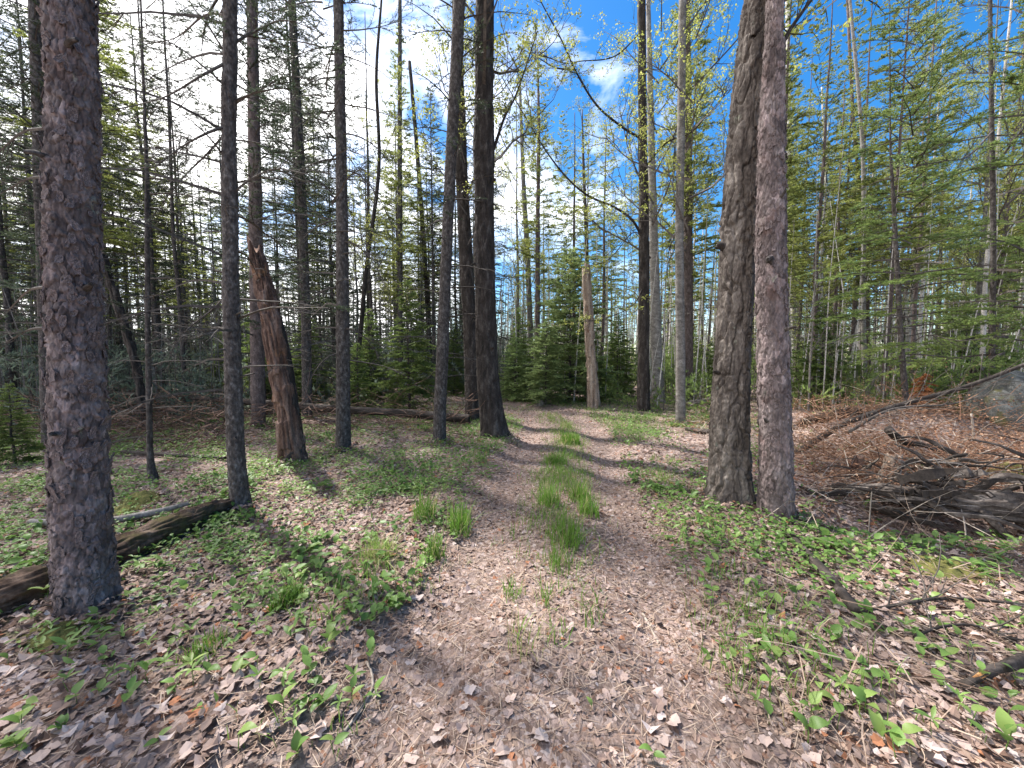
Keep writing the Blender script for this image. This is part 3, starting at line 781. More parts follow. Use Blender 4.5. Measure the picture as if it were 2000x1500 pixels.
named_tree('maple_tree', 'grey trunk close behind the dark slim maple', [(1286, 786, 28), (1283, 700, 22), (1275, 400, 16), (1268, 100, 10), (1266, 0, 8)], 'smooth', 'grey', 36, 0.04, 14, ('birch', 1), 1.15, 0.2, 0.3, 21, crot=2.0)
named_tree('maple_tree', 'smooth silvery trunk with a mossy black foot', [(1329, 826, 20), (1329, 700, 19), (1327, 450, 16), (1331, 200, 15), (1333, 0, 14)], 'smooth', 'grey', 40, 0.02, 15, ('birch', 2), 1.1, 0.15, 0.3, 22, crot=1.5)
named_tree('pine_tree', 'straight purplish pine just behind the silvery trunk', [(1345, 785, 19), (1344, 500, 18), (1343, 200, 15), (1341, 0, 13)], 'spruce', 'redbark', 40, 0.03, 16, ('mature_light', 2), 1.2, 0.1, 0.2, 23)

CS = st_ = stS[0]; b = MB()
def sheath(U, V):
    du = np.minimum(np.abs(U - 0.06), 1 - np.abs(U - 0.06)); e = 0.10 + 0.10 * (vnoise(U * 6, V * 5, 4, 6) - 0.5) + 0.55 * np.exp(-(V / 0.30) ** 2)
    return np.where((du < e), 1.06, 0.55) + 0 * V
ks = [0, len(CS) // 4, len(CS) // 2, int(len(CS) * .68)]
stem(b, [CS[k] for k in ks], [stS[1][k] for k in ks], np.arange(0, 3, 0.012), 70, 'dark', 77, 0.25, 0.5, 0.1, ecc=sheath)
link('bark', b.mesh('bark', [M['dark']]), t_snag)
def burl(U, V):
    k = 1 + 0.0 * U
    for (u0, v0, a, su, sv) in ((0.02, 3.75, 0.28, 0.07, 0.14), (0.47, 3.0, 0.22, 0.09, 0.10), (0.85, 3.55, 0.12, 0.12, 0.2)):
        du = np.minimum(np.abs(U - u0), 1 - np.abs(U - u0))
        k = k + a * np.exp(-(du / su) ** 2 - ((V - v0) / sv) ** 2)
    return k
t_oak, stO, gO, YO = named_tree('oak_tree', 'massive deeply furrowed trunk with burls and lichen at the trailside', [(1424, 976, 92), (1426, 900, 83), (1430, 700, 72), (1442, 500, 68), (1455, 280, 64), (1472, 100, 66), (1487, 0, 70)],
    'oak', 'oak', 170, 0.012, 16, ('birch', 0), 1.35, 0.30, 0.6, 24, vis=5.2, ecc=burl)
t_pine2, st2, gP2, YP2 = named_tree('pine_tree', 'reddish scaly pine trunk pressed close beside the massive furrowed trunk', [(1516, 1008, 74), (1514, 900, 67), (1510, 700, 62), (1505, 500, 60), (1507, 280, 52), (1512, 100, 40), (1513, 0, 34)],
    'plated', 'pine', 140, 0.010, 15, ('high_dark', 0), 1.1, 0.24, 0.6, 25, vis=4.9, dy=0.0)
t_firA, _, gFA, YFA = named_tree('fir_tree', 'young fir with spreading flat boughs behind the brush pile', [(1769, 838, 15), (1762, 700, 13), (1753, 540, 11), (1742, 340, 7), (1739, 280, 4)], 'smooth', 'spruce', 26, 0.03, 7.5, ('mid_fir', 0), 0.9, 0.2, 0.2, 26, crot=0.5)
t_firB, _, gFB, YFB = named_tree('fir_tree', 'tall dark-stemmed fir with long boughs beside the split pale stump', [(1941, 745, 15), (1940, 500, 13), (1937, 250, 11), (1934, 0, 8)], 'smooth', 'spruce', 26, 0.03, 11.5, ('mid_fir', 1), 1.3, 0.2, 0.2, 27, base_y=7.6, crot=1.9)
named_tree('birch_tree', 'mottled birch just past the reddish scaly pine', [(1556, 762, 14), (1549, 600, 12), (1542, 300, 10), (1538, 0, 8)], 'smooth', 'birch', 24, 0.06, 15, ('birch', 1), 1.1, 0.2, 0.3, 28)
named_tree('birch_tree', 'very thin white birch pole between mottled birch and twin grey stems', [(1624, 752, 7), (1620, 550, 6), (1612, 350, 5), (1605, 170, 3)], 'smooth', 'birch', 14, 0.1, 10, ('sapling', 0), 1.5, seed=29)
named_tree('aspen_tree', 'pale grey aspen pole in front of the young fir thicket', [(1690, 778, 11), (1686, 600, 10), (1685, 300, 8), (1660, 0, 6)], 'smooth', 'grey', 20, 0.06, 14, ('birch', 2), 1.0, seed=30, crot=2.2)
named_tree('pine_tree', 'thin reddish pole rising beside the pale grey aspen', [(1698, 765, 9), (1690, 500, 8), (1668, 250, 7), (1655, 0, 5)], 'spruce', 'redbark', 18, 0.06, 15, ('mature_light', 1), 1.1, seed=31)
named_tree('spruce_tree', 'tall pointed spruce rising over the trail bend', [(1050, 772, 10), (1050, 500, 9), (1052, 260, 6), (1050, 95, 2)], 'spruce', 'redbark', 18, 0.1, None, ('mature_light', 2), 1.02, seed=32)
named_tree('spruce_tree', 'shorter pointed spruce standing behind the pale snag', [(1147, 760, 9), (1146, 500, 8), (1140, 330, 5), (1137, 215, 2)], 'spruce', 'spruce', 18, 0.1, None, ('mature_light', 0), 0.98, seed=33)
named_tree('maple_tree', 'grey trunk with forked top behind the trail bend grass', [(1040, 760, 11), (1030, 500, 10), (1022, 350, 8), (1015, 150, 4)], 'smooth', 'grey', 18, 0.1, 13, ('birch', 0), 1.0, seed=34)

def place_fir(px, py, h, kind, idx, label, rz, name='fir_tree', by=None):
    g = ground_at(px, py) if by is None else at_y(px, py, by)
    g[2] = float(terrain(g[0], g[1]))
    H0 = {'young_fir': 4.0, 'bright_fir': 4.0, 'mid_fir': 8.5, 'dead': 9.5, 'sapling': 5.0}[kind]
    o = thing(name, label, 'tree', g, None, rz)
    k = h / H0
    link('trunk', POLE['spruce'][idx % 3], o, (0, 0, 0), None, (0.33 * k ** 0.5, 0.33 * k ** 0.5, h / 13.05))
    link('crown', CR[kind][idx], o, (0, 0, 0), None, (k,) * 3)
    LANDMARKS.append((px, g[1], label, g, 0.05))
    return o
CR['bright_fir'] = [conifer_crown(35, 4.0, 0.10, 1.40, 165, 0.0, 0.12, 0.26, 0.085, 0.026, 0.070, 0.030, 0.5, 1.0, 0.9, ('twig', 'bright_needle'))]
place_fir(1112, 788, 5.2, 'bright_fir', 0, 'bushy bright young fir beside the pale barkless snag', 0.3, by=13.6)
place_fir(1066, 790, 2.6, 'bright_fir', 0, 'smaller fir with sunny yellow-green boughs at the trail bend', 1.3)
place_fir(1205, 775, 3.2, 'young_fir', 2, 'dark young fir tucked behind the pale snag', 2.3)
place_fir(1006, 783, 2.2, 'bright_fir', 0, 'low fir in shade just past the black-barked maple', 4.0)
place_fir(30, 905, 1.15, 'young_fir', 1, 'small blue-green fir at the shady edge beside the thick pine', 0.9, by=5.4)
place_fir(725, 790, 3.0, 'young_fir', 2, 'young fir behind the curving bare stem', 1.1)
place_fir(520, 800, 3.3, 'young_fir', 0, 'drooping young fir in the shade beside the red snag', 2.6)
place_fir(1600, 800, 3.2, 'young_fir', 1, 'green fir with level boughs just past the mottled birch', 1.7)
place_fir(1860, 770, 4.2, 'young_fir', 2, 'sunlit fir behind the brush pile between two dark fir stems', 0.2)

# curved maple limbs that hang over the trail (parts of the dark slim maple)
def limb_poly(parent, g, pts, r0, r1, seed, mat='dark', leaf='spring_leaf', ntw=26, twl=0.6, leafsize=0.045, per=2):
    rng = np.random.default_rng(seed)
    W = np.array([at_y(px, py, yy) for px, py, yy in pts]) - g
    C = spline(W, 40)
    mb = MB()
    r = np.linspace(r0, r1, 40)
    stem(mb, W, np.linspace(r0, r1, len(W)), np.linspace(0, 12, 170), 7, 'smooth', seed)
    S0, S1, A0, A1, T = [], [], [], [], []
    for k in range(ntw):
        i = rng.integers(6, 39); b = C[i]; d = unit(C[min(i + 1, 39)] - C[i - 1])
        dv = unit(d * 0.8 + unit(rng.normal(size=3)) * 0.8); L = twl * rng.uniform(0.4, 1.3)
        p = b
        for e in range(5):
            dv = unit(dv + rng.normal(0, 0.18, 3)); q = p + dv * L / 5
            S0.append(p); S1.append(q); A0.append(0.007 - 0.001 * e); A1.append(0.006 - 0.001 * e)
            if e > 0:
                for _ in range(2):
                    w = unit(dv + unit(rng.normal(size=3)) * 0.9) * L * rng.uniform(0.1, 0.4)
                    S0.append(q); S1.append(q + w); A0.append(0.0035); A1.append(0.0015); T.append(q + w); T.append(q + w * 0.6)
            p = q
        T.append(p)
    prisms(mb, S0, S1, np.array(A0), np.array(A1))
    leafquads(mb, np.repeat(np.array(T), per, 0) + rng.normal(0, 0.02, (len(T) * per, 3)), rng, leafsize, 1)
    return link('limb', mb.mesh('limb', [M[mat], M[leaf]]), parent)
Y = Ymp
limb_poly(t_mp, g_mp, [(1256, 468, Y), (1235, 430, Y - .2), (1200, 405, Y - .5), (1150, 383, Y - .9), (1110, 350, Y - 1.2), (1070, 300, Y - 1.4), (1030, 235, Y - 1.5), (980, 150, Y - 1.5)], 0.038, 0.010, 1)
limb_poly(t_mp, g_mp, [(1254, 272, Y), (1215, 248, Y - .3), (1165, 205, Y - .7), (1125, 140, Y - .9), (1095, 75, Y - 1.0), (1060, 10, Y - 1.0), (1035, -40, Y - 1.0)], 0.034, 0.010, 2)
limb_poly(t_mp, g_mp, [(1126, 137, Y - .9), (1085, 132, Y - .9), (1050, 112, Y - .8), (1010, 90, Y - .7)], 0.022, 0.006, 3, ntw=10)
limb_poly(t_mp, g_mp, [(1256, 560, Y), (1235, 597, Y - .6), (1180, 622, Y - 1.4), (1120, 630, Y - 2.0)], 0.02, 0.005, 4, ntw=14, twl=0.4)
limb_poly(t_mp, g_mp, [(1256, 465, Y), (1235, 455, Y + .3), (1190, 505, Y + .2), (1140, 523, Y), (1060, 528, Y)], 0.018, 0.005, 5, ntw=14, twl=0.4)
limb_poly(t_mp, g_mp, [(1254, 60, Y), (1200, 110, Y - .4), (1130, 120, Y - .8), (1080, 130, Y - 1.0)], 0.022, 0.005, 6, ntw=14)
limb_poly(t_mp, g_mp, [(1258, 330, Y), (1300, 280, Y - .5), (1360, 250, Y - 1.0), (1420, 150, Y - 1.6)], 0.03, 0.006, 7, ntw=18)
limb_poly(t_oak, gO, [(1518, 110, YO), (1545, 55, YO), (1600, -20, YO), (1660, -90, YO)], 0.022, 0.010, 8, ntw=14, twl=0.5)
limb_poly(t_cen, gC, [(965, 290, YC), (985, 230, YC), (1010, 180, YC), (1050, 60, YC - .3)], 0.03, 0.008, 9, ntw=16)
limb_poly(t_firB, gFB, [(1940, 255, YFB), (1890, 305, YFB - .6), (1840, 315, YFB - 1.0), (1760, 330, YFB - 1.3)], 0.018, 0.005, 10, mat='spruce', leaf='fir_needle', ntw=20, twl=0.4, leafsize=0.03)
limb_poly(t_firB, gFB, [(1940, 330, YFB), (2000, 250, YFB - .4), (2060, 200, YFB - .6)], 0.02, 0.008, 11, mat='spruce', leaf='fir_needle', ntw=14, twl=0.5, leafsize=0.03)

# long dead limbs on the near spruces
def dead_limb(parent, g, pts, seed, r0=0.014, r1=0.003, ntw=22, twl=0.35, need=0.15):
    rng = np.random.default_rng(seed)
    W = np.array([at_y(px, py, yy) for px, py, yy in pts]) - g
    C = spline(W, 36); mb = MB()
    r = np.linspace(r0, r1, 36)
    S0, S1, A0, A1 = [C[:-1]], [C[1:]], [r[:-1]], [r[1:]]; N0, N1 = [], []
    for k in range(ntw):
        i = rng.integers(5, 35); b = C[i]; d = unit(C[min(i + 1, 35)] - C[i - 1])
        dv = unit(d * 0.8 + unit(rng.normal(size=3)) * 0.7); L = twl * rng.uniform(0.3, 1.4); p = b
        lv = rng.random() < need
        for e in range(4):
            dv = unit(dv + rng.normal(0, 0.16, 3)); q = p + dv * L / 4
            S0.append(p[None]); S1.append(q[None]); A0.append(np.array([0.0032 - 0.0006 * e])); A1.append(np.array([0.0026 - 0.0006 * e]))
            if lv: N0.append(p); N1.append(q)
            if rng.random() < 0.7:
                w = unit(dv + unit(rng.normal(size=3)) * 0.8) * L * rng.uniform(0.15, 0.5)
                S0.append(q[None]); S1.append((q + w)[None]); A0.append(np.array([0.0018])); A1.append(np.array([0.0008]))
                if lv: N0.append(q); N1.append(q + w)
            p = q
    prisms(mb, np.concatenate(S0), np.concatenate(S1), np.concatenate(A0), np.concatenate(A1), 4)
    if N0: needles(mb, np.array(N0), np.array(N1), rng, 0.012, 0.022, 0.005, 0.8, 1)
    return link('limb', mb.mesh('limb', [M['twig'], M['spruce_needle']], False), parent)
Y = Y3
dead_limb(t_spr3, g3, [(445, 245, Y), (400, 262, Y - .2), (350, 290, Y - .3), (300, 330, Y - .4)], 1)
dead_limb(t_spr3, g3, [(445, 255, Y), (405, 300, Y), (355, 350, Y + .1), (300, 420, Y + .2)], 2)
dead_limb(t_spr3, g3, [(446, 120, Y), (390, 150, Y - .2), (320, 190, Y - .3), (225, 215, Y - .4)], 3)
dead_limb(t_spr3, g3, [(448, 30, Y), (400, 30, Y + .3), (340, 75, Y + .5), (260, 90, Y + .6)], 4, need=0.8)
dead_limb(t_spr3, g3, [(452, 380, Y), (490, 350, Y), (540, 330, Y), (600, 340, Y)], 5)
dead_limb(t_spr3, g3, [(450, 200, Y), (500, 180, Y), (560, 150, Y - .2), (620, 160, Y - .3)], 6, need=0.5)
dead_limb(t_spr3, g3, [(455, 560, Y), (420, 600, Y), (370, 640, Y - .1), (330, 690, Y - .1)], 7)
dead_limb(t_spr3, g3, [(458, 650, Y), (420, 640, Y + .2), (380, 660, Y + .4), (330, 640, Y + .5)], 8)
dead_limb(t_spr3, g3, [(448, 90, Y), (500, 60, Y + .2), (560, 40, Y + .3), (640, 70, Y + .4)], 9, need=0.6)
Y = Y9
for k, (ys, dx, dyp) in enumerate(((150, -90, 30), (215, -110, 60), (260, 100, 60), (310, -100, 40), (330, 110, 130), (430, -90, 60), (470, 90, 90), (560, -100, 90), (640, 80, 60), (60, 120, -20), (90, -120, 40), (690, -70, 80))):
    dead_limb(t_spr9, g9, [(664, ys, Y), (664 + dx * .35, ys + dyp * .1, Y - .15), (664 + dx * .7, ys + dyp * .45, Y - .2), (664 + dx, ys + dyp, Y - .25)], 20 + k, need=0.45 if ys < 350 else 0.1)
Y = Y1
for k, (ys, dx, dyp) in enumerate(((345, -95, 35), (560, -90, 60), (640, -85, 30), (250, -120, 70))):
    dead_limb(t_pine1, g_pine1, [(95, ys, Y), (95 + dx * .4, ys + dyp * .1, Y + .3), (95 + dx * .7, ys + dyp * .5, Y + .5), (95 + dx, ys + dyp, Y + .7)], 40 + k, r0=0.010, ntw=14, twl=0.3, need=0.4)
dead_limb(t_firA, gFA, [(1768, 680, YFA), (1810, 655, YFA - .4), (1870, 665, YFA - .8), (1950, 660, YFA - 1.1)], 60, r0=0.012)
dead_limb(t_firA, gFA, [(1766, 640, YFA), (1710, 640, YFA - .5), (1650, 660, YFA - .9), (1600, 680, YFA - 1.2)], 61, r0=0.012, need=0.4)
dead_limb(t_firA, gFA, [(1768, 700, YFA), (1730, 720, YFA - .2), (1690, 760, YFA - .4), (1650, 800, YFA - .5)], 62, r0=0.010)

# broken branch stubs
def add_stubs(tree, st, spots, seed, mat):
    C, Rr, A, B, T = st; rng = np.random.default_rng(seed)
    for z, ang, L, r in spots:
        i = int(np.argmin(np.abs(C[:, 2] - z))); d = np.array([math.cos(ang), math.sin(ang), 0.25]); p = C[i] + d * Rr[i] * 0.7
        b = MB(); stem(b, [p, p + d * (L * .5 + Rr[i] * .3), p + (d + rng.normal(0, .15, 3)) * (L + Rr[i] * .3)], [r * 1.5, r, r * .7], np.arange(0, 1, 0.01), 12, 'wood', seed, jag=r)
        link('stub', b.mesh('stub', [M[mat]]), tree)
add_stubs(t_pine1, st1, [(1.05, -1.3, .05, .012), (1.9, -0.3, .07, .014), (2.6, -1.9, .05, .012), (3.2, -0.8, .06, .012)], 3, 'spruce')
add_stubs(t_pine2, st2, [(0.9, -2.6, .05, .012), (1.75, -1.2, .06, .014), (2.35, -2.2, .10, .022), (2.9, -1.5, .06, .012)], 4, 'spruce')
add_stubs(t_oak, stO, [(1.3, -2.9, .05, .016), (2.55, -3.0, .09, .03), (3.3, -0.6, .05, .016)], 5, 'dark')
add_stubs(t_spr3, st3, [(0.7, -1.0, .06, .006), (1.0, -2.5, .08, .006), (1.3, 0.0, .10, .006), (1.55, -1.8, .07, .006), (1.9, -0.4, .12, .007), (2.3, -2.9, .12, .007)], 6, 'twig')
add_stubs(t_cen, stC, [(1.6, -1.0, .06, .02), (3.1, -2.4, .08, .02), (4.6, -0.5, .08, .025)], 7, 'dark')

# scales of bark that stand off the two pines
def flake_mesh(seed):
    rng = np.random.default_rng(seed)
    n = 4; a = np.linspace(-0.5, 0.5, n)
    U, V = np.meshgrid(a, a)
    w = 1 - 0.5 * np.abs(V) - 0.3 * rng.random((n, n)) * (np.abs(U) > 0.4)
    x = U * w; z = V * (1.25 + 0.25 * rng.random((n, n)))
    y = 0.20 * U * U + 0.30 * V * V + 0.06 * rng.normal(size=(n, n))
    top = np.stack([x, -y, z], -1).reshape(-1, 3); bot = top + np.array([0, 0.12, 0])
    k = (np.arange(n - 1)[:, None] * n + np.arange(n - 1)[None, :]).ravel()
    q = np.stack([k, k + 1, k + n + 1, k + n], 1)
    rim = [0, 1, 2, 3, 7, 11, 15, 14, 13, 12, 8, 4]
    q3 = np.array([(rim[i], rim[i - 1], rim[i - 1] + 16, rim[i] + 16) for i in range(len(rim))])
    b = MB(); b.add(np.vstack([top, bot]), q=np.vstack([q, q[:, ::-1] + 16, q3])); return b.mesh('bark_flake', [M['pine']], False)
FLAKES = [flake_mesh(s) for s in range(6)]
def add_flakes(tree, st, n, zlo, zhi, seed, size, th_mid, th_span):
    C, Rr, A, B, T = st; rng = np.random.default_rng(seed)
    for k in range(n):
        z = zlo + (zhi - zlo) * rng.random()
        i = int(np.argmin(np.abs(C[:, 2] - z))); ang = th_mid + rng.uniform(-1, 1) * th_span   # angle in world xy
        dirv = np.array([math.cos(ang), math.sin(ang), 0]); s = size * rng.uniform(0.6, 1.5)
        p = C[i] + dirv * (Rr[i] + 0.005 + 0.10 * s)
        o = link('bark_flake', FLAKES[k % 6], tree, p, (rng.normal(0.0, 0.18), rng.normal(0, 0.25), ang + math.pi / 2), (s * rng.uniform(0.7, 1.2), s, s * rng.uniform(0.8, 1.5)))
add_flakes(t_pine1, st1, 290, 0.05, 3.9, 5, 0.033, -0.7, 1.9)
add_flakes(t_pine2, st2, 200, 0.05, 3.9, 6, 0.030, -2.0, 1.8)

# ------------------------------------------------------------------ the wood behind: every tree a thing, none on the trail or hidden in another
RB = np.random.default_rng(77)
placed = [(l[3][0], l[3][1], 0.9) for l in LANDMARKS]
BG = []
def free(x, y, d):
    if abs(float(trail_dist(np.array(x), np.array(y)))) < 1.9: return False
    return all((x - a) ** 2 + (y - b) ** 2 > (0.5 * (d + c)) ** 2 for a, b, c in placed)

KINDS = {
 'spruce': ('spruce_tree', 'spruce', 'mature_dark', 13.0), 'light': ('spruce_tree', 'redbark', 'mature_light', 13.0), 'fir': ('fir_tree', 'spruce', 'young_fir', 4.0),
 'dead': ('dead_spruce', 'dark', 'dead', 9.5), 'birch': ('birch_tree', 'birch', 'birch', 12.5), 'maple': ('maple_tree', 'grey', 'birch', 12.5), 'sapling': ('sapling', 'grey', 'sapling', 5.0),
 'mid': ('fir_tree', 'spruce', 'mid_fir', 8.5)}
LOOK = {
 'spruce': ['dark bare-twigged spruce', 'thin shaded spruce', 'straight dark spruce pole'],
 'light': ['tall open-crowned conifer', 'reddish-stemmed conifer', 'open-crowned conifer'],
 'fir': ['young green fir', 'low bushy fir', 'slender young fir'],
 'dead': ['bare dead twiggy spruce', 'bare dead pole bristling with twigs', 'thin grey dead spruce'],
 'birch': ['pale birch', 'thin white birch', 'slender pale birch'],
 'maple': ['slim grey-barked tree', 'slim grey trunk', 'grey pole with spring buds'],
 'sapling': ['bare thin sapling', 'budding sapling', 'slender leafy sapling'],
 'mid': ['level-boughed mid-height fir', 'dark fir with spreading boughs', 'layered green fir']}
def bg_tree(kind, px, Y, h, r):
    d = ray(px, 700); t = Y / d[1]; x = d[0] * t
    sep = {'fir': 0.9, 'sapling': 0.6, 'dead': 0.8}.get(kind, 1.25)
    if not free(x, Y, sep): return False
    nm, bark, crown, H0 = KINDS[kind]
    z = float(terrain(x, Y))
    o = thing(nm, '', 'tree', (x, Y, z), None, RB.uniform(0, 6.28))
    k = h / H0
    link('trunk', POLE[bark][RB.integers(3)], o, (0, 0, 0), None, (r / 0.10, r / 0.10, h / 13.0))
    ck = k if kind not in ('spruce', 'light', 'birch', 'maple') else k
    cx = ck * (1.0 if kind != 'fir' else RB.uniform(0.8, 1.1))
    link('crown', CR[crown][RB.integers(len(CR[crown]))], o, (0, 0, 0), (RB.normal(0, 0.02), RB.normal(0, 0.02), 0), (cx, cx, ck))
    o['px'] = float(px)
    placed.append((x, Y, sep)); BG.append((px, Y, kind, o))
    return True

def scatter(n, kinds, pxr, yr, hr, rr, tries=14):
    for _ in range(n):
        for _t in range(tries):
            kind = kinds[RB.integers(len(kinds))]
            u = RB.random()
            Y = yr[0] + (yr[1] - yr[0]) * u ** 0.8
            h = RB.uniform(*hr.get(kind, (10, 15))); r = RB.uniform(*rr) * (0.5 if kind in ('fir', 'sapling', 'dead') else 1)
            if bg_tree(kind, RB.uniform(*pxr), Y, h, r): break
HR = {'spruce': (11, 16), 'light': (11, 16), 'fir': (1.6, 3.6), 'dead': (6, 10), 'birch': (9, 14), 'maple': (10, 15), 'sapling': (3, 6), 'mid': (6, 9)}
scatter(26, ['spruce', 'spruce', 'spruce', 'dead', 'light'], (-150, 950), (9.5, 17), HR, (0.06, 0.10))
scatter(22, ['spruce', 'spruce', 'light'], (150, 900), (13, 19), HR, (0.06, 0.10))
scatter(30, ['spruce', 'spruce', 'maple', 'dead'], (-100, 960), (20, 33), HR, (0.07, 0.12))
scatter(48, ['spruce', 'light', 'dead', 'maple', 'spruce', 'sapling'], (-100, 960), (16, 30), HR, (0.06, 0.12))
scatter(44, ['fir', 'fir', 'sapling', 'fir'], (-100, 960), (9.5, 24), HR, (0.06, 0.09))
scatter(22, ['light', 'birch', 'maple', 'dead'], (970, 1420), (15, 30), HR, (0.06, 0.10))
scatter(22, ['fir', 'sapling', 'fir'], (970, 1420), (13.5, 24), HR, (0.05, 0.08))
scatter(40, ['birch', 'light', 'maple', 'mid', 'birch', 'light'], (1480, 2150), (11, 20), HR, (0.055, 0.09))
scatter(38, ['birch', 'light', 'maple', 'light'], (1480, 2150), (18, 32), HR, (0.06, 0.11))
scatter(30, ['fir', 'sapling', 'sapling', 'birch'], (1480, 2100), (9.5, 22), HR, (0.05, 0.08))

# far woods that read as one mass
rng = np.random.default_rng(5)
mb = MB()
for k in range(760):
    az = rng.uniform(-66, 66) if k < 400 else rng.uniform(-66, 66); D = 31 + 42 * rng.random() ** 0.8
    x, y = D * math.sin(R(az)), D * math.cos(R(az)); h = rng.uniform(7, 13); z = float(terrain(x, y))
    if az > 12: h += 3.5
    small = rng.random() < 0.5
    if small: h = rng.uniform(2, 5); D0 = 22 / D; x, y = (x * max(D0, 0.7), y * max(D0, 0.7)); z = float(terrain(x, y))
    r = 0.05 + 0.006 * h
    lean = rng.normal(0, 0.02, 2)
    a = np.array([x, y, z - 0.2]); b = np.array([x + lean[0] * h, y + lean[1] * h, z + h])
    prisms(mb, [a, a + (b - a) * 0.5], [a + (b - a) * 0.5, b], [r, r * 0.6], [r * 0.6, 0.02], 5, 0 if rng.random() < 0.35 else 2)  # most far trunks take pale bark: haze put into the colour
    nb = 36 if not small else 26
    zz = rng.uniform(0.05 if small else 0.22, 1.0, nb); L = (1.5 if not small else 0.9) * (1.05 - zz) ** 0.6 * rng.uniform(0.4, 1.1, nb); aa = rng.uniform(0, 6.28, nb)
    p0 = a + (b - a) * zz[:, None]; p1 = p0 + np.stack([np.cos(aa) * L, np.sin(aa) * L, L * rng.normal(0.0, 0.25, nb)], 1)
    ribbons(mb, p0, p1, 0.014, 0.006, rng, 0)
    lv = (zz > 0.30) | small
    if lv.any():
        needles(mb, p0[lv] + (p1[lv] - p0[lv]) * 0.2, p1[lv], rng, 0.13, 0.26, 0.10, 0.7, 1 if (az < 0 or rng.random() < 0.3) else 3, rng.uniform(0.1, 0.4, lv.sum()))
tag(link('far_woods', mb.mesh('far_woods', [M['spruce'], M['spruce_needle'], M['birch'], M['light_needle']], False)), 'far conifer and birch woods beyond the nearer trees', None, None, 'stuff')

# knee- to head-high undergrowth and thin whips between the trees: nobody could count it
rng = np.random.default_rng(6)
def undergrowth(name, label, n, azr, mats, seed, hr, whip):
    rng = np.random.default_rng(seed); mb = MB()
    az = R(1) * rng.uniform(*azr, n); D = 11.5 + 30 * rng.random(n) ** 0.9
    x, y = D * np.sin(az), D * np.cos(az); ok = (np.abs(trail_dist(x, y)) > 2.0) & (y > 8.5)
    x, y, D = x[ok], y[ok], D[ok]; m = len(x); z = terrain(x, y)
    h = rng.uniform(*hr, m) * (0.5 + 0.5 * sstep(11, 20, D)); k = 9
    B0 = np.repeat(np.stack([x, y, z], 1), k, 0); hh = np.repeat(h, k)
    B0[:, :2] += rng.normal(0, 0.12, (m * k, 2))
    a = rng.uniform(0, 6.28, m * k); e = rng.uniform(0.1, 0.9, m * k)
    P0 = B0 + np.stack([0 * a, 0 * a, hh * rng.uniform(0.0, 0.75, m * k)], 1)
    P1 = P0 + np.stack([np.cos(a) * e, np.sin(a) * e, 0.35 * np.abs(rng.normal(0, 1, m * k))], 1) * (hh * 0.5)[:, None]
    ribbons(mb, P0, P1, 0.006, 0.003, rng, 0)
    tops = np.stack([x, y, z + h * 1.05], 1); ribbons(mb, np.stack([x, y, z - .05], 1), tops, 0.014, 0.005, rng, 0)
    leafy = np.repeat(rng.random(m) < 0.75, k)
    needles(mb, P0[leafy], P1[leafy], rng, 0.085, 0.13, 0.05, 1.0, 1, np.repeat(rng.uniform(0.05, 0.5, m), k)[leafy])
    wz = rng.uniform(*azr, whip) * R(1); WD = 13 + 26 * rng.random(whip); wx, wy = WD * np.sin(wz), WD * np.cos(wz); ok = (np.abs(trail_dist(wx, wy)) > 1.6) & (wy > 9)
    wx, wy = wx[ok], wy[ok]; w0 = np.stack([wx, wy, terrain(wx, wy) - .1], 1); hh = rng.uniform(2, 8, len(wx)); ln = rng.normal(0, 0.07, (len(wx), 2))
    w1 = w0 + np.stack([ln[:, 0] * hh, ln[:, 1] * hh, hh], 1) * 0.5; w2 = w1 + np.stack([ln[:, 0] * hh * .3 + rng.normal(0, .1, len(wx)), ln[:, 1] * hh, hh * .5], 1)
    prisms(mb, w0, w1, 0.024, 0.015, 4, 2); prisms(mb, w1, w2, 0.015, 0.004, 4, 2)
    tw = np.repeat(w1, 10, 0) + np.repeat(w2 - w1, 10, 0) * rng.uniform(-0.5, 1, (len(wx) * 10, 1)); td = unit(rng.normal(size=tw.shape) + np.array([0, 0, .7])) * rng.uniform(0.2, 0.8, (len(tw), 1))
    ribbons(mb, tw, tw + td, 0.006, 0.002, rng, 0)
    tag(link(name, mb.mesh(name, [M['twig'], M[mats], M['grey' if azr[0] < -10 else 'birch']], False)), label, None, None, 'stuff')  # whips outside the shaded side get birch bark, its paleness standing in for haze
undergrowth('undergrowth', 'shaded grey-green undergrowth under the spruces', 2700, (-64, 2), 'blue_needle', 3, (0.7, 3.6), 520)
undergrowth('undergrowth', 'sunny green undergrowth beyond the trail bend and brush', 1500, (-2, 64), 'fir_needle', 4, (0.5, 2.8), 560)

# ------------------------------------------------------------------ fallen logs, stumps, boulder, branches
def log(name, label, pts, rad, mat, kind, nth, zres, seed, cat='log', jag=0.05, parts=None):
    pts = np.asarray(pts, float); g = pts[0].copy(); g[2] = float(terrain(g[0], g[1]))
    o = thing(name, label, cat, g)
    b = MB(); stem(b, pts - g, rad, np.arange(0, 30, zres), nth, kind, seed, 0, 0, jag, ecc=(lambda U, V: 1 + 0.55 * (fbm(U * 5, V * 4.5, seed, 3) - 0.5) * (vnoise(U * 5, V * 3, seed + 40, 5) + 0.3)) if kind == 'wood' else None)
    link('trunk' if cat == 'log' else 'stick', b.mesh('trunk', [M[mat]]), o)
    return o, g
def gp(px, py, up=0.0):
    p = ground_at(px, py); p[2] += up; return p

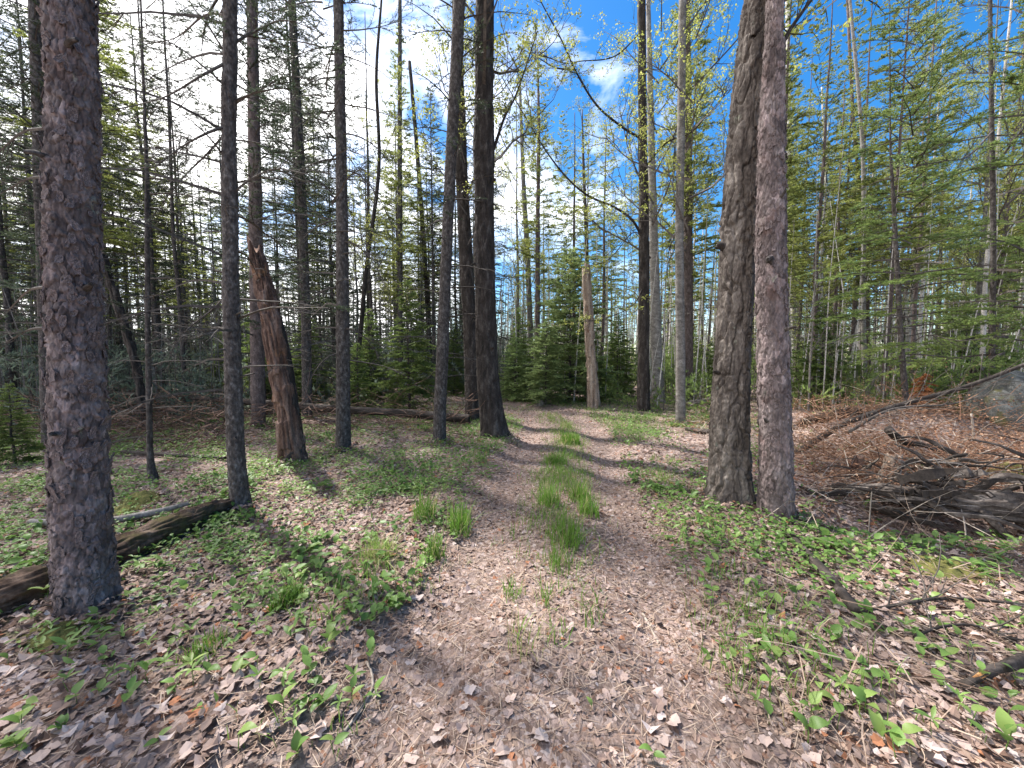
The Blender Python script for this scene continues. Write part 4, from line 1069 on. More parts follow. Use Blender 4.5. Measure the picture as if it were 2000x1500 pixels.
# mossy rotten log behind the thick pine
a = gp(-150, 1230, 0.05); b_ = gp(70, 1165, 0.06); c = gp(250, 1085, 0.07); d = gp(360, 1040, 0.07); e = gp(445, 1000, 0.05)
log('fallen_log', 'long rotten brown log under moss passing behind the thick pine', [a, b_, c, d, e], [0.13, 0.125, 0.11, 0.10, 0.075], 'moss_log', 'wood', 70, 0.012, 31, jag=0.06)
log('fallen_branch', 'bleached pale stick lying along the mossy rotten log', [gp(60, 1030, .05), gp(180, 1034, .06), gp(290, 1020, .08), gp(372, 1002, .10)], [0.028, 0.034, 0.03, 0.02], 'grey', 'smooth', 18, 0.03, 32, 'branch', 0.02)
log('fallen_log', 'long fallen trunk propped across the shady left wood', [at_y(205, 768, 9.4), at_y(420, 780, 9.1), at_y(640, 797, 8.7), at_y(800, 807, 8.6), at_y(915, 818, 8.5)], [0.05, 0.065, 0.08, 0.09, 0.10], 'dark_log', 'dark', 40, 0.03, 33)
log('fallen_branch', 'thin dark branch on the leaves behind the thin spruce pole', [gp(225, 885, .04), gp(300, 893, .05), gp(440, 900, .04)], [0.03, 0.027, 0.02], 'dark_log', 'smooth', 14, 0.05, 34, 'branch')
log('fallen_log', 'pale log end poking from brush beside the massive furrowed trunk', [gp(1342, 795, .10), gp(1375, 792, .14), gp(1420, 786, .18)], [0.07, 0.08, 0.08], 'deadwood', 'wood', 30, 0.03, 35)
log('fallen_log', 'short dark log on the grass by the mossy-footed silver trunk', [gp(1340, 842, .05), gp(1375, 848, .06), gp(1430, 852, .06)], [0.035, 0.05, 0.055], 'dark_log', 'dark', 30, 0.03, 36)
# rotten log with the dark hollow under it, on the debris side
Lg = [at_y(1625, 950, 4.1), at_y(1715, 960, 3.9), at_y(1815, 972, 3.7), at_y(1930, 985, 3.5), at_y(2060, 1000, 3.35), at_y(2250, 1020, 3.2)]
log('fallen_log', 'grey splintered log overhanging a dark hollow beside the trail', Lg, [0.03, 0.06, 0.10, 0.125, 0.14, 0.15], 'grey_log', 'wood', 70, 0.012, 37, jag=0.09)
log('fallen_log', 'blackened second log lying along the splintered grey one', [at_y(1790, 905, 4.9), at_y(1870, 925, 4.7), at_y(1960, 945, 4.6), at_y(2100, 975, 4.4)], [0.07, 0.10, 0.10, 0.09], 'dark_log', 'dark', 50, 0.015, 38, jag=0.07)
log('fallen_log', 'low rotten log sunk in brown bracken behind the splintered grey log', [gp(1560, 835, .06), gp(1680, 838, .09), gp(1850, 842, .07)], [0.07, 0.09, 0.07], 'moss_log', 'wood', 40, 0.02, 39)
def root(parent, pts, r0, r1, seed, mat='dark_log'):
    W = np.array(pts) - np.array(parent.location); b = MB(); stem(b, W, np.linspace(r0, r1, len(W)), np.arange(0, 5, 0.02), 14, 'wood', seed)
    link('root', b.mesh('root', [M[mat]]), parent)
lg2 = bpy.data.objects['fallen_log.004']
for k, pl in enumerate(([(1700, 985, 3.75), (1760, 1010, 3.6), (1830, 1025, 3.45), (1900, 1050, 3.3)], [(1790, 960, 3.6), (1850, 1000, 3.4), (1930, 1010, 3.25), (2010, 1040, 3.1)], [(1850, 930, 3.9), (1800, 900, 4.0), (1770, 905, 4.05), (1745, 930, 4.0)],
                       [(1900, 960, 3.6), (1960, 930, 3.5), (2020, 945, 3.4), (2080, 1000, 3.3)], [(1650, 960, 4.0), (1600, 965, 4.0), (1560, 950, 4.1)], [(1920, 1000, 3.4), (1960, 1040, 3.2), (1985, 1070, 3.1)])):
    root(lg2, [at_y(*p) for p in pl], 0.035, 0.010, 70 + k, 'dark_log' if k % 2 == 0 else 'grey_log')
rngr = np.random.default_rng(90)
for k in range(120):
    big = k < 26
    p = np.array(at_y(rngr.uniform(1650, 2080), rngr.uniform(885, 1000), rngr.uniform(3.3, 4.4))); az = rngr.choice((0.0, math.pi)) + rngr.normal(-0.25, 0.7); L = rngr.uniform(0.2, 0.75); pl = [p]
    dv = unit(np.array([math.cos(az), math.sin(az) * .6, rngr.normal(0.1, 0.35)]))
    for e in range(4):
        dv = unit(dv + rngr.normal(0, 0.16, 3) - np.array([0, 0, 0.12])); pl.append(pl[-1] + dv * L / 4)
        pl[-1][2] = max(pl[-1][2], float(terrain(pl[-1][0], pl[-1][1])) + 0.01)
    r0 = rngr.uniform(0.014, 0.028) if big else rngr.uniform(0.004, 0.010)
    W = np.array(pl) - np.array(lg2.location); b = MB(); stem(b, W, np.linspace(r0, r0 * .25, 5), np.arange(0, 3, 0.025), 9 if big else 5, 'wood', 100 + k)
    link('root', b.mesh('root', [M['dark_log' if rngr.random() < .8 else ('grey_log' if big else 'twig_pale')]]), lg2)
# splintered slabs of the rotten log
for k in range(34):
    p = np.array(at_y(rngr.uniform(1690, 2050), rngr.uniform(925, 1000), rngr.uniform(3.35, 3.75))) - np.array(lg2.location); L = rngr.uniform(0.15, 0.5); d = unit(np.array([1, -0.28 + rngr.normal(0, .25), rngr.normal(0, .16)])); n_ = unit(np.cross(d, rngr.normal(size=3))); m_ = np.cross(d, n_)
    w = rngr.uniform(0.015, 0.04); t_ = np.linspace(0, 1, 7); hw = w * (1 - t_ ** 2 * 0.9) * (1 + 0.4 * rngr.normal(size=7)); cc = p + d * (t_ * L)[:, None] + n_ * (0.02 * rngr.normal(size=7))[:, None]
    V = np.concatenate([cc + m_ * hw[:, None] + n_ * .006, cc - m_ * hw[:, None] + n_ * .006, cc - m_ * hw[:, None] - n_ * .006, cc + m_ * hw[:, None] - n_ * .006]); q = []
    for i in range(6):
        for j in range(4): q.append((j * 7 + i, ((j + 1) % 4) * 7 + i, ((j + 1) % 4) * 7 + i + 1, j * 7 + i + 1))
    q += [(0, 21, 14, 7), (6, 13, 20, 27)]
    b = MB(); b.add(V, q=q); link('splinter', b.mesh('splinter', [M['grey_log' if rngr.random() < .6 else 'dark_log']], False), lg2)
# stumps
def stump(name, label, px, py, h, r, mat, seed, jag, lean=(0, 0), by=None):
    g = ground_at(px, py) if by is None else at_y(px, py, by); g[2] = float(terrain(g[0], g[1]))
    o = thing(name, label, 'stump', g)
    b = MB(); stem(b, [(0, 0, -0.15), (0, 0, 0.05), (lean[0] * .5, lean[1] * .5, h * .5), (lean[0], lean[1], h)], [r * 1.3, r * 1.15, r, r * .8], np.arange(0, 5, 0.012), 60, 'wood', seed, 0.2, 0.5, jag)
    link('trunk', b.mesh('trunk', [M[mat]]), o); return o
stump('tree_stump', 'short pale sawn-looking stump with leaning top in the brush', 1738, 948, 0.34, 0.085, 'palewood', 41, 0.05, (0.05, 0.0))
stump('tree_stump', 'jagged split grey stump at the foot of the tall dark fir', 1930, 752, 0.75, 0.12, 'grey_log', 42, 0.28, (-0.22, 0), by=6.9)
stump('tree_stump', 'small broken stump between pale birches', 1580, 752, 0.55, 0.12, 'deadwood', 43, 0.15)
stump('tree_stump', 'low cut stump at the trail bend', 1052, 792, 0.18, 0.12, 'deadwood', 44, 0.03)
stump('tree_stump', 'crumbling reddish stump in bracken beside the scaly pine', 1665, 930, 0.22, 0.07, 'rotten', 45, 0.10)
# boulder
g = at_y(2005, 845, 6.2); g[2] = float(terrain(g[0], g[1]))
o = thing('boulder', 'rounded grey boulder with yellow moss at the edge of the bracken', 'boulder', g)
th, ph = np.meshgrid(np.linspace(0, 2 * math.pi, 56, endpoint=False), np.linspace(0.01, math.pi - 0.01, 34))
dirs = np.stack([np.cos(th) * np.sin(ph), np.sin(th) * np.sin(ph), np.cos(ph)], -1)
rr = 1 + 0.05 * (fbm(dirs[..., 0] * 7 + dirs[..., 2] * 5, dirs[..., 1] * 7 - dirs[..., 2] * 4, 8, 3) - 0.5) + 0.28 * (fbm(dirs[..., 0] * 1.6 + 5 + dirs[..., 2], dirs[..., 1] * 1.6 + 9 - dirs[..., 2] * .7, 3, 4) - 0.5) * 2
V = dirs * rr[..., None] * np.array([0.80, 0.65, 0.60]) + np.array([0, 0, 0.26])
ii = (np.arange(33)[:, None] * 56 + np.arange(56)[None, :]); jj = (np.arange(33)[:, None] * 56 + ((np.arange(56) + 1) % 56)[None, :])
b = MB(); b.add(V.reshape(-1, 3), q=np.stack([ii.ravel(), (ii + 56).ravel(), (jj + 56).ravel(), jj.ravel()], 1)); link('stone', b.mesh('stone', [M['boulder']]), o)

def stick(name, label, pts, r0, r1, mat, seed, ntw=0, twl=0.3, cat='branch', kind='smooth', tmat='twig'):
    pts = np.asarray(pts, float); g = pts[0].copy()
    o = thing(name, label, cat, g)
    b = MB(); stem(b, pts - g, np.linspace(r0, r1, len(pts)), np.linspace(0, 7, 150), 9, kind, seed)
    link('stick', b.mesh('stick', [M[mat]]), o)
    if ntw:
        rng = np.random.default_rng(seed); C = spline(pts - g, 30); S0, S1, A0, A1 = [], [], [], []
        for k in range(ntw):
            S0, S1, A0, A1 = [], [], [], []
            i = rng.integers(3, 29); p = C[i]; dv = unit(unit(C[min(29, i + 1)] - C[i - 1]) * 0.9 + unit(rng.normal(size=3)) * 0.7 + np.array([0, 0, 0.15])); L = twl * rng.uniform(0.4, 1.5)
            for e in range(4):
                dv = unit(dv + rng.normal(0, 0.15, 3)); q = p + dv * L / 4
                S0.append(p); S1.append(q); A0.append(0.005 - 0.0009 * e); A1.append(0.0045 - 0.0009 * e); p = q
            b = MB(); prisms(b, S0, S1, np.array(A0), np.array(A1), 4); link('twig', b.mesh('twig', [M[tmat]], False), o)
    return o
stick('fallen_pole', 'long thin dead pole slanting up across the brush pile', [at_y(1535, 897, 5.6), at_y(1650, 828, 5.5), at_y(1760, 790, 5.4), at_y(1880, 757, 5.2), at_y(2000, 712, 5.0), at_y(2120, 660, 4.9)], 0.045, 0.016, 'dark', 51, 26, 0.6, 'pole')
stick('fallen_branch', 'second thin branch crossing below the long slanting pole', [at_y(1655, 845, 5.2), at_y(1740, 800, 5.1), at_y(1850, 790, 5.0), at_y(1930, 770, 4.9)], 0.02, 0.006, 'twig', 52, 18, 0.4)
stick('fallen_branch', 'bark-peeling dead branch lying on leaves beside the scaly pine foot', [gp(1535, 1045, .03), gp(1580, 1095, .035), gp(1625, 1145, .035), gp(1672, 1205, .03)], 0.028, 0.036, 'dark_log', 53, 5, 0.2, kind='wood')
stick('fallen_branch', 'long forked dark twig lying across the leaves near the trail corner', [gp(1690, 1203, .03), gp(1790, 1190, .05), gp(1860, 1184, .05), gp(1960, 1192, .05), gp(2080, 1200, .03)], 0.010, 0.008, 'dark', 54, 14, 0.35)
o = stick('fallen_branch', 'snapped branch with an orange broken face among green sprouts', [gp(1880, 1350, .03), gp(1940, 1330, .05), gp(2010, 1305, .06), gp(2120, 1270, .06)], 0.017, 0.024, 'dark_log', 55, 4, 0.2, kind='wood')
M['orange_wood'] = bark_mat('fresh_split_orange_wood', [(0.3, (0.16, 0.07, 0.025)), (0.5, (0.33, 0.16, 0.06)), (0.7, (0.46, 0.27, 0.13))], 20, (0.2, 1, 1), 0.3, rand=0.0)
pts = np.array([gp(1893, 1347, .036), gp(1915, 1340, .046), gp(1943, 1331, .055)]); g0 = np.array(o.location)
b = MB(); stem(b, pts - g0, [0.007, 0.014, 0.006], np.linspace(0, 1, 60), 14, 'wood', 5); link('broken_face', b.mesh('broken_face', [M['orange_wood']]), o)
stick('fallen_twig', 'pale straight stick on the trail leaves', [gp(1255, 1202, .012), gp(1270, 1230, .015), gp(1287, 1262, .012)], 0.007, 0.006, 'twig_pale', 56, cat='twig')
stick('fallen_twig', 'curved forked twig on the leaves near the lower trail edge', [gp(668, 1440, .01), gp(700, 1400, .02), gp(728, 1350, .02), gp(722, 1308, .02), gp(715, 1300, .02)], 0.007, 0.005, 'twig_pale', 57, 4, 0.15, 'twig')
stick('fallen_twig', 'arched pale grass-like stem over the mossy tussock', [gp(648, 1195, .02), gp(665, 1140, .08), gp(700, 1110, .12), gp(760, 1102, .10), gp(800, 1098, .02)], 0.003, 0.002, 'straw', 58, cat='twig')
stick('fallen_twig', 'short dark twig lying across the trail corner', [gp(1440, 1328, .015), gp(1470, 1322, .02), gp(1500, 1285, .02)], 0.008, 0.005, 'dark', 59, 2, 0.15, 'twig')
stick('fallen_branch', 'crooked grey branch in the leaf litter under green sprouts', [gp(1785, 1255, .03), gp(1830, 1243, .05), gp(1900, 1238, .05), gp(1985, 1262, .03)], 0.008, 0.006, 'dark', 60, 10, 0.3)
stick('fallen_branch', 'black upturned root curling over the rotten logs', [at_y(1735, 838, 4.7), at_y(1765, 862, 4.7), at_y(1800, 868, 4.65), at_y(1830, 880, 4.6), at_y(1850, 905, 4.55)], 0.045, 0.012, 'dark_log', 61, 4, 0.25, kind='wood')
stick('dry_stem', 'upright pale dead stem in front of the dark hollow', [gp(1697, 1035, 0), gp(1697, 1035, .30), gp(1698, 1035, .48)], 0.006, 0.004, 'twig_pale', 62, cat='stem')
stick('dry_stem', 'crooked bleached stem at the edge of the dark hollow', [gp(1880, 1068, .0), gp(1885, 1060, .07), gp(1880, 1060, .22), gp(1872, 1060, .34)], 0.007, 0.004, 'twig_pale', 63, cat='stem')
stick('dry_stem', 'slanting tan stalk in front of the splintered log', [gp(1800, 1055, .0), gp(1815, 1055, .2), gp(1838, 1050, .45)], 0.004, 0.003, 'straw', 64, cat='stem')
stick('dry_stem', 'short white stub standing by the boulder', [at_y(1903, 862, 5.0), at_y(1900, 830, 5.0), at_y(1897, 808, 5.0)], 0.014, 0.011, 'twig_pale', 65, cat='stem')
# rust coloured dead fir top
g = at_y(1805, 768, 8.2); g[2] = float(terrain(g[0], g[1]))
o = thing('dead_fir_top', 'rust-orange dead fir top standing in the bracken', 'dead branch', g)
rng = np.random.default_rng(8); b = MB(); S0, S1 = [], []
for k in range(60):
    z = rng.uniform(0.15, 0.85); az = rng.uniform(0, 6.28); L = 0.32 * (1.1 - z) + 0.05
    p = np.array([0, 0, z]); q = p + np.array([math.cos(az) * L, math.sin(az) * L, -0.3 * L]); S0.append(p); S1.append(q)
prisms(b, S0 + [np.zeros(3)], S1 + [np.array([0, 0, 0.9])], 0.006, 0.002); needles(b, S0, S1, rng, 0.006, 0.05, 0.014, 1.2, 1)
link('bough', b.mesh('bough', [M['rust_twig'], M['orange_needle']], False), o)
# mossy cushions
def cushion(label, px, py, r, h, seed):
    g = gp(px, py); o = thing('moss_cushion', label, 'moss', g)
    t_, p_ = np.meshgrid(np.linspace(0, 2 * math.pi, 48, endpoint=False), np.linspace(0.02, 1, 18))
    x = np.cos(t_) * p_ * r; y = np.sin(t_) * p_ * r * 0.7
    z = h * (1 - p_ ** 2) * (0.6 + 0.8 * fbm(x * 6 + seed, y * 6, seed, 3)) - 0.03 + 0.03 * (fbm(x * 40, y * 40, seed, 2) - 0.5)
    ii = (np.arange(17)[:, None] * 48 + np.arange(48)[None, :]); jj = (np.arange(17)[:, None] * 48 + ((np.arange(48) + 1) % 48)[None, :])
    b = MB(); b.add(np.stack([x, y, z], -1).reshape(-1, 3), q=np.stack([ii.ravel(), (ii + 48).ravel(), (jj + 48).ravel(), jj.ravel()], 1))
    link('moss', b.mesh('moss', [M['moss']]), o)
cushion('olive moss hump near the thin spruce pole', 278, 975, 0.22, 0.10, 1)
cushion('low moss hump touching the thick pine', 248, 995, 0.20, 0.09, 2)
cushion('moss skirt round the foot of the silvery trunk', 1327, 832, 0.30, 0.10, 3)
cushion('dark mossy bank under the thick pine', 120, 1240, 0.32, 0.06, 4)
cushion('mossy bank at the lower edge of the dark hollow', 1850, 1110, 0.34, 0.07, 5)
cushion('yellow moss clump beside the rounded boulder', 1985, 880, 0.35, 0.22, 6)

# ------------------------------------------------------------------ brush, bracken (stuff)
def tangle(n, region, rng, hmax, lr, mat_i, mb, r=0.003, leafy=None, horiz=0.8, accept=None, segs=5):
    S0, S1, A0, A1, TT, LF = [], [], [], [], [], []
    for _ in range(n):
        px, py = rng.uniform(*region[0]), rng.uniform(*region[1])
        g = ground_at(px, py); z = g[2] + hmax * rng.random() ** 2
        if accept is not None and not accept(g): continue
        p = np.array([g[0], g[1], z]); az = rng.uniform(0, 6.28); e = rng.normal(0.15, 1 - horiz)
        dv = np.array([math.cos(az) * math.cos(e), math.sin(az) * math.cos(e), math.sin(e)]); L = rng.uniform(*lr); tt = rng.random()
        for k in range(segs):
            dv = unit(dv + rng.normal(0, 0.16, 3) - np.array([0, 0, 0.05])); q = p + dv * L / segs
            gz = float(hg(q[0], q[1])) + 0.01
            if q[2] < gz: q[2] = gz; dv[2] = abs(dv[2]) * 0.3
            S0.append(p); S1.append(q); A0.append(r * (1.3 - k / segs)); A1.append(r * (1.1 - k / segs)); TT.append(tt)
            if leafy and rng.random() < leafy: LF.append(q)
            p = q
    ribbons(mb, S0, S1, np.array(A0), np.array(A1), rng, mat_i, np.repeat(np.array(TT), 4))
    return LF
def hg(x, y): return terrain(np.array([x]), np.array([y]))[0]
rng = np.random.default_rng(12)
notrail = lambda g: abs(float(trail_dist(g[0], g[1]))) > 1.35
mb = MB()
LF = tangle(1700, ((1545, 2060), (755, 930)), rng, 0.42, (0.3, 0.9), 0, mb, 0.0040, 0.9, 0.6)
LF += tangle(420, ((1570, 2080), (750, 830)), rng, 0.25, (0.5, 1.2), 0, mb, 0.005, 0.7, 0.25)
LF += tangle(160, ((1340, 1480), (785, 850)), rng, 0.2, (0.3, 0.8), 0, mb, 0.0035, 0.7, 0.7, notrail)
LF += tangle(300, ((1580, 2040), (880, 1010)), rng, 0.28, (0.25, 0.7), 0, mb, 0.0025, 0.6, 0.7)
LF = np.array(LF); leafquads(mb, np.repeat(LF, 2, 0) + rng.normal(0, 0.03, (len(LF) * 2, 3)), rng, 0.032, 0)
tag(link('dead_bracken', mb.mesh('dead_bracken', [M['bracken']], False)), 'tangled rust-brown dead bracken and straw on the debris side', None, None, 'stuff')
mb = MB()
LF = tangle(900, ((190, 470), (785, 880)), rng, 0.75, (0.4, 1.2), 0, mb, 0.0065, 0, 0.72)
LF = tangle(700, ((470, 920), (782, 855)), rng, 0.6, (0.4, 1.2), 0, mb, 0.0065, 0, 0.7)
LF = tangle(450, ((-80, 200), (790, 870)), rng, 0.7, (0.4, 1.2), 0, mb, 0.0065, 0, 0.72)
tag(link('dead_brush', mb.mesh('dead_brush', [M['rust_twig']], False)), 'tangled dead fir twigs under the shady spruces', None, None, 'stuff')
mb = MB()
tangle(260, ((1560, 2050), (770, 1060)), rng, 0.45, (0.4, 1.1), 0, mb, 0.0035, 0, 0.55)
tangle(120, ((1330, 1480), (790, 880)), rng, 0.3, (0.4, 0.9), 0, mb, 0.0035, 0, 0.6, notrail)
tag(link('dry_brush', mb.mesh('dry_brush', [M['twig_pale']], False)), 'bleached dry twigs caught on the rotten logs', None, None, 'stuff')

mb = MB()
tangle(150, ((1560, 2080), (1040, 1490)), rng, 0.10, (0.35, 0.9), 0, mb, 0.0022, 0, 0.85)
tangle(60, ((640, 1500), (1200, 1500)), rng, 0.03, (0.1, 0.3), 0, mb, 0.002, 0, 0.95)
tag(link('dry_grass', mb.mesh('dry_grass', [M['straw']], False)), 'long tan dry grass stalks lying over the sprouts', None, None, 'stuff')

# ------------------------------------------------------------------ leaf litter, pine straw, herbs, grass
def leaf_shapes():
    out = []
    def fan(r, ang, seed, curl):
        rng = np.random.default_rng(seed); n = len(r)
        x = np.cos(ang) * r; y = np.sin(ang) * r
        z = curl * (x * x - 0.4 * y * y) + 0.045 * rng.normal(size=n) * (r > 0.5) + 0.02
        v = np.vstack([[0, 0, 0.0], np.stack([x, y, z], 1)])
        k = np.arange(n); t = np.stack([np.zeros(n, int), k + 1, (k + 1) % n + 1], 1)
        return v, t
    a = np.linspace(0, 2 * math.pi, 15, endpoint=False)
    maple = np.array([.98, .74, .92, .66, .80, .64, .66, .5, .68, .62, .78, .66, .95, .74, .85])
    out.append(fan(maple, a, 1, 0.30)); out.append(fan(maple, a, 2, -0.16)); out.append(fan(maple, a, 3, 0.5))
    a = np.linspace(0, 2 * math.pi, 12, endpoint=False)
    oak = np.abs(np.cos(a)) * 0.5 + 0.46 + 0.06 * np.cos(6 * a); out.append(fan(oak, a, 4, 0.32)); out.append(fan(oak, a, 5, -0.25))
    a = np.linspace(0, 2 * math.pi, 8, endpoint=False)
    ov = 1 / np.sqrt(np.cos(a) ** 2 + (np.sin(a) / 0.6) ** 2); out.append(fan(ov, a, 6, 0.5)); out.append(fan(ov, a, 7, -0.45)); out.append(fan(ov * np.array([1, .8, 1, .6, 1, .9, .7, 1]), a, 8, 0.7))
    return out
SHAPES = leaf_shapes()
def rotm(az, tilt, taz):
    """(m,3,3) spin about z then tilt about a horizontal axis"""
    m = len(az); ca, sa = np.cos(az), np.sin(az); ct, st = np.cos(tilt), np.sin(tilt); ux, uy = np.cos(taz), np.sin(taz)
    Z = np.zeros((m, 3, 3)); Z[:, 0, 0] = ca; Z[:, 0, 1] = -sa; Z[:, 1, 0] = sa; Z[:, 1, 1] = ca; Z[:, 2, 2] = 1
    T = np.zeros((m, 3, 3)); c1 = 1 - ct
    T[:, 0, 0] = ct + ux * ux * c1; T[:, 0, 1] = ux * uy * c1; T[:, 0, 2] = uy * st
    T[:, 1, 0] = ux * uy * c1; T[:, 1, 1] = ct + uy * uy * c1; T[:, 1, 2] = -ux * st
    T[:, 2, 0] = -uy * st; T[:, 2, 1] = ux * st; T[:, 2, 2] = ct
    return T @ Z
def scatter_shapes(mb, shapes, pos, size, rng, tilt=0.3, tint=None, mat=0):
    which = rng.integers(0, len(shapes), len(pos)); R3 = rotm(rng.uniform(0, 6.28, len(pos)), np.abs(rng.normal(0, tilt, len(pos))), rng.uniform(0, 6.28, len(pos)))
    tint = rng.random(len(pos)) if tint is None else tint
    for k, (v, t) in enumerate(shapes):
        sel = np.where(which == k)[0]
        if not len(sel): continue
        V = np.einsum('mij,nj->mni', R3[sel], v) * size[sel][:, None, None] + pos[sel][:, None, :]
        T = t[None] + (np.arange(len(sel)) * len(v))[:, None, None]
        mb.add(V.reshape(-1, 3), t=T.reshape(-1, 3), mat=mat, tint=np.repeat(tint[sel], len(v)))

def area_points(n, rng, y0, y1, spread=1.45, pw=1.0):
    """ground points inside the view wedge, denser near the camera"""
    Yv = y0 + (y1 - y0) * rng.random(n) ** pw
    Xv = (rng.random(n) * 2 - 1) * (Yv * spread + 0.4)
    return np.stack([Xv, Yv, terrain(Xv, Yv)], 1)

def low(seed, n=5):
    r = np.random.default_rng(seed); a = np.sort(r.uniform(0, 6.28, n)); a = np.linspace(0, 6.28, n, endpoint=False) + r.normal(0, 0.25, n)
    rad = r.uniform(0.55, 1.05, n); x, y = np.cos(a) * rad, np.sin(a) * rad * r.uniform(0.6, 1); z = r.normal(0, 0.12, n) + r.choice((-1, 1)) * 0.45 * x * x
    k = np.arange(n); return np.vstack([[0, 0, 0], np.stack([x, y, z], 1)]), np.stack([0 * k, k + 1, (k + 1) % n + 1], 1)
FRAG = [low(s, 5) for s in range(6)] + [low(s, 6) for s in range(6, 10)]
rng = np.random.default_rng(21)
mb = MB()
def litter(P, r_trail, r_wood, shapes, tilt, keep_trail=1.0):
    td = np.abs(trail_dist(P[:, 0], P[:, 1])); k = rng.random(len(P)) < np.where(td < 1.05, keep_trail, 1.0); P = P[k]; td = td[k]
    size = np.where(td < 1.05, r_trail, r_wood) * rng.uniform(0.5, 1.6, len(P)) * (1 + 0.04 * P[:, 1])
    P[:, 2] += 0.004 + 0.014 * rng.random(len(P)); scatter_shapes(mb, shapes, P, size, rng, tilt, rng.choice([0.05, 0.2, 0.38, 0.5, 0.66, 0.8, 0.9, 0.98], len(P), p=[.17, .17, .2, .11, .18, .1, .04, .03]))
litter(area_points(10500, rng, 1.15, 4.0, 1.5, 0.75), 0.017, 0.024, SHAPES, 0.20, 0.85)
litter(area_points(26000, rng, 1.15, 5.0, 1.5, 0.75), 0.014, 0.016, FRAG, 0.38)
litter(area_points(17000, rng, 4.0, 9.5), 0.016, 0.025, FRAG, 0.35)
litter(area_points(6000, rng, 9.0, 16), 0.02, 0.03, FRAG, 0.35)
t9 = np.interp(rng.uniform(3.0, 11.5, 12000), TRAIL[:10, 1], np.arange(10)); k9 = np.minimum(t9.astype(int), 9); f9 = (t9 - k9)[:, None]
P9 = TRAIL[k9] * (1 - f9) + TRAIL[k9 + 1] * f9 + np.stack([rng.normal(0, 0.65, len(t9)), rng.normal(0, 0.1, len(t9))], 1)
litter(np.concatenate([P9, terrain(P9[:, 0], P9[:, 1])[:, None]], 1), 0.017, 0.021, FRAG, 0.35)
for l_ in LANDMARKS:
    if l_[1] < 9 and l_[4] > 0.05:
        m_ = 150; a_ = rng.uniform(0, 6.28, m_); q_ = rng.random(m_) ** 1.5; rr_ = l_[4] * 1.15 + 0.02 + 0.30 * q_
        P = np.stack([l_[3][0] + np.cos(a_) * rr_, l_[3][1] + np.sin(a_) * rr_, 0 * a_], 1); P[:, 2] = terrain(P[:, 0], P[:, 1]) + 0.075 * (1 - q_) * rng.random(m_)
        litter(P, 0.02, 0.022, FRAG, 0.5)
tag(link('leaf_litter', mb.mesh('leaf_litter', [M['litter']], False)), 'curled pinkish-brown fallen leaves covering the ground', None, None, 'stuff')

# the leaves that show largest, each a piece of the floor
LM = []
for (v, t) in SHAPES:
    b = MB()
    b.add(v, t=t, tint=0.5)
    LM.append([v, t])
tv = [0.05, 0.2, 0.37, 0.5, 0.66, 0.78, 0.9, 0.97]
LMESH = []
for k, (v, t) in enumerate(LM):
    for tint in (0.2, 0.5, 0.9, 0.37, 0.66, 0.2, 0.5):
        b = MB(); b.add(v, t=t, tint=tint); LMESH.append(b.mesh('fallen_leaf', [M['litter']], False))
cnt = 0
while cnt < 300:
    px = rng.uniform(-20, 2020); py = rng.uniform(1150, 1500)
    g = ground_at(px, py)
    if abs(float(trail_dist(g[0], g[1]))) < 0.95 and rng.random() < 0.6: continue
    s = rng.uniform(0.026, 0.044)
    link('fallen_leaf', LMESH[rng.integers(len(LMESH))], GROUND, (g[0], g[1], g[2] + 0.018 + 0.012 * rng.random()), (rng.normal(0, 0.16), rng.normal(0, 0.16), rng.uniform(0, 6.28)), (s, s * rng.uniform(0.7, 1), s))
    cnt += 1

# pine straw
P = np.vstack([area_points(24000, rng, 1.15, 4.5, 1.3, 0.8), area_points(8000, rng, 4.0, 8.0, 1.0)])
td = np.abs(trail_dist(P[:, 0], P[:, 1]))
P = P[rng.random(len(P)) < np.where(td < 1.2, 1.0, 0.45)]
az = rng.uniform(0, 6.28, len(P)); L = rng.uniform(0.03, 0.10, len(P)); e = rng.normal(0.06, 0.14, len(P))
d = np.stack([np.cos(az) * np.cos(e), np.sin(az) * np.cos(e), np.sin(e)], 1); s = np.stack([-np.sin(az), np.cos(az), 0 * az], 1)
P[:, 2] += 0.008 + 0.018 * rng.random(len(P)); w = 0.0011 + 0.0005 * P[:, 1:2] / 2
V = np.stack([P - s * w, P + s * w, P + d * L[:, None] + s * w, P + d * L[:, None] - s * w], 1).reshape(-1, 3)
mb = MB(); mb.add(V, q=np.arange(len(P) * 4).reshape(-1, 4), tint=np.repeat(rng.random(len(P)), 4))
tag(link('pine_straw', mb.mesh('pine_straw', [M['straw']], False)), 'tan pine needles strewn over the trail', None, None, 'stuff')

# herbs: one oval leaf and one lance leaf, folded along the midrib and arched
def blade(width, peak, n=6, fold=0.25, arch=0.35, tip=1.0):
    t = np.linspace(0, 1, n); w = width * np.sin(np.pi * t ** peak) ** 0.85; w[0] = 0.02; w[-1] = 0.0
    z = arch * (t - t * t * 1.2)
    mid = np.stack([t, 0 * t, z], 1); lf = np.stack([t, w, z + fold * w], 1); rt = np.stack([t, -w, z + fold * w], 1)
    v = np.vstack([mid, lf, rt]); k = np.arange(n - 1)
    q = np.vstack([np.stack([k, k + 1, n + k + 1, n + k], 1), np.stack([k + 1, k, 2 * n + k, 2 * n + k + 1], 1)])
    return v, q
def quads_to_tris(q): return np.vstack([q[:, [0, 1, 2]], q[:, [0, 2, 3]]])
OVAL = [blade(0.30, 0.75, arch=a, fold=f) for a, f in ((0.35, 0.25), (0.1, 0.35), (0.6, 0.15))]
LANCE = [blade(0.13, 0.9, arch=a, fold=f) for a, f in ((0.35, 0.25), (0.15, 0.35))]

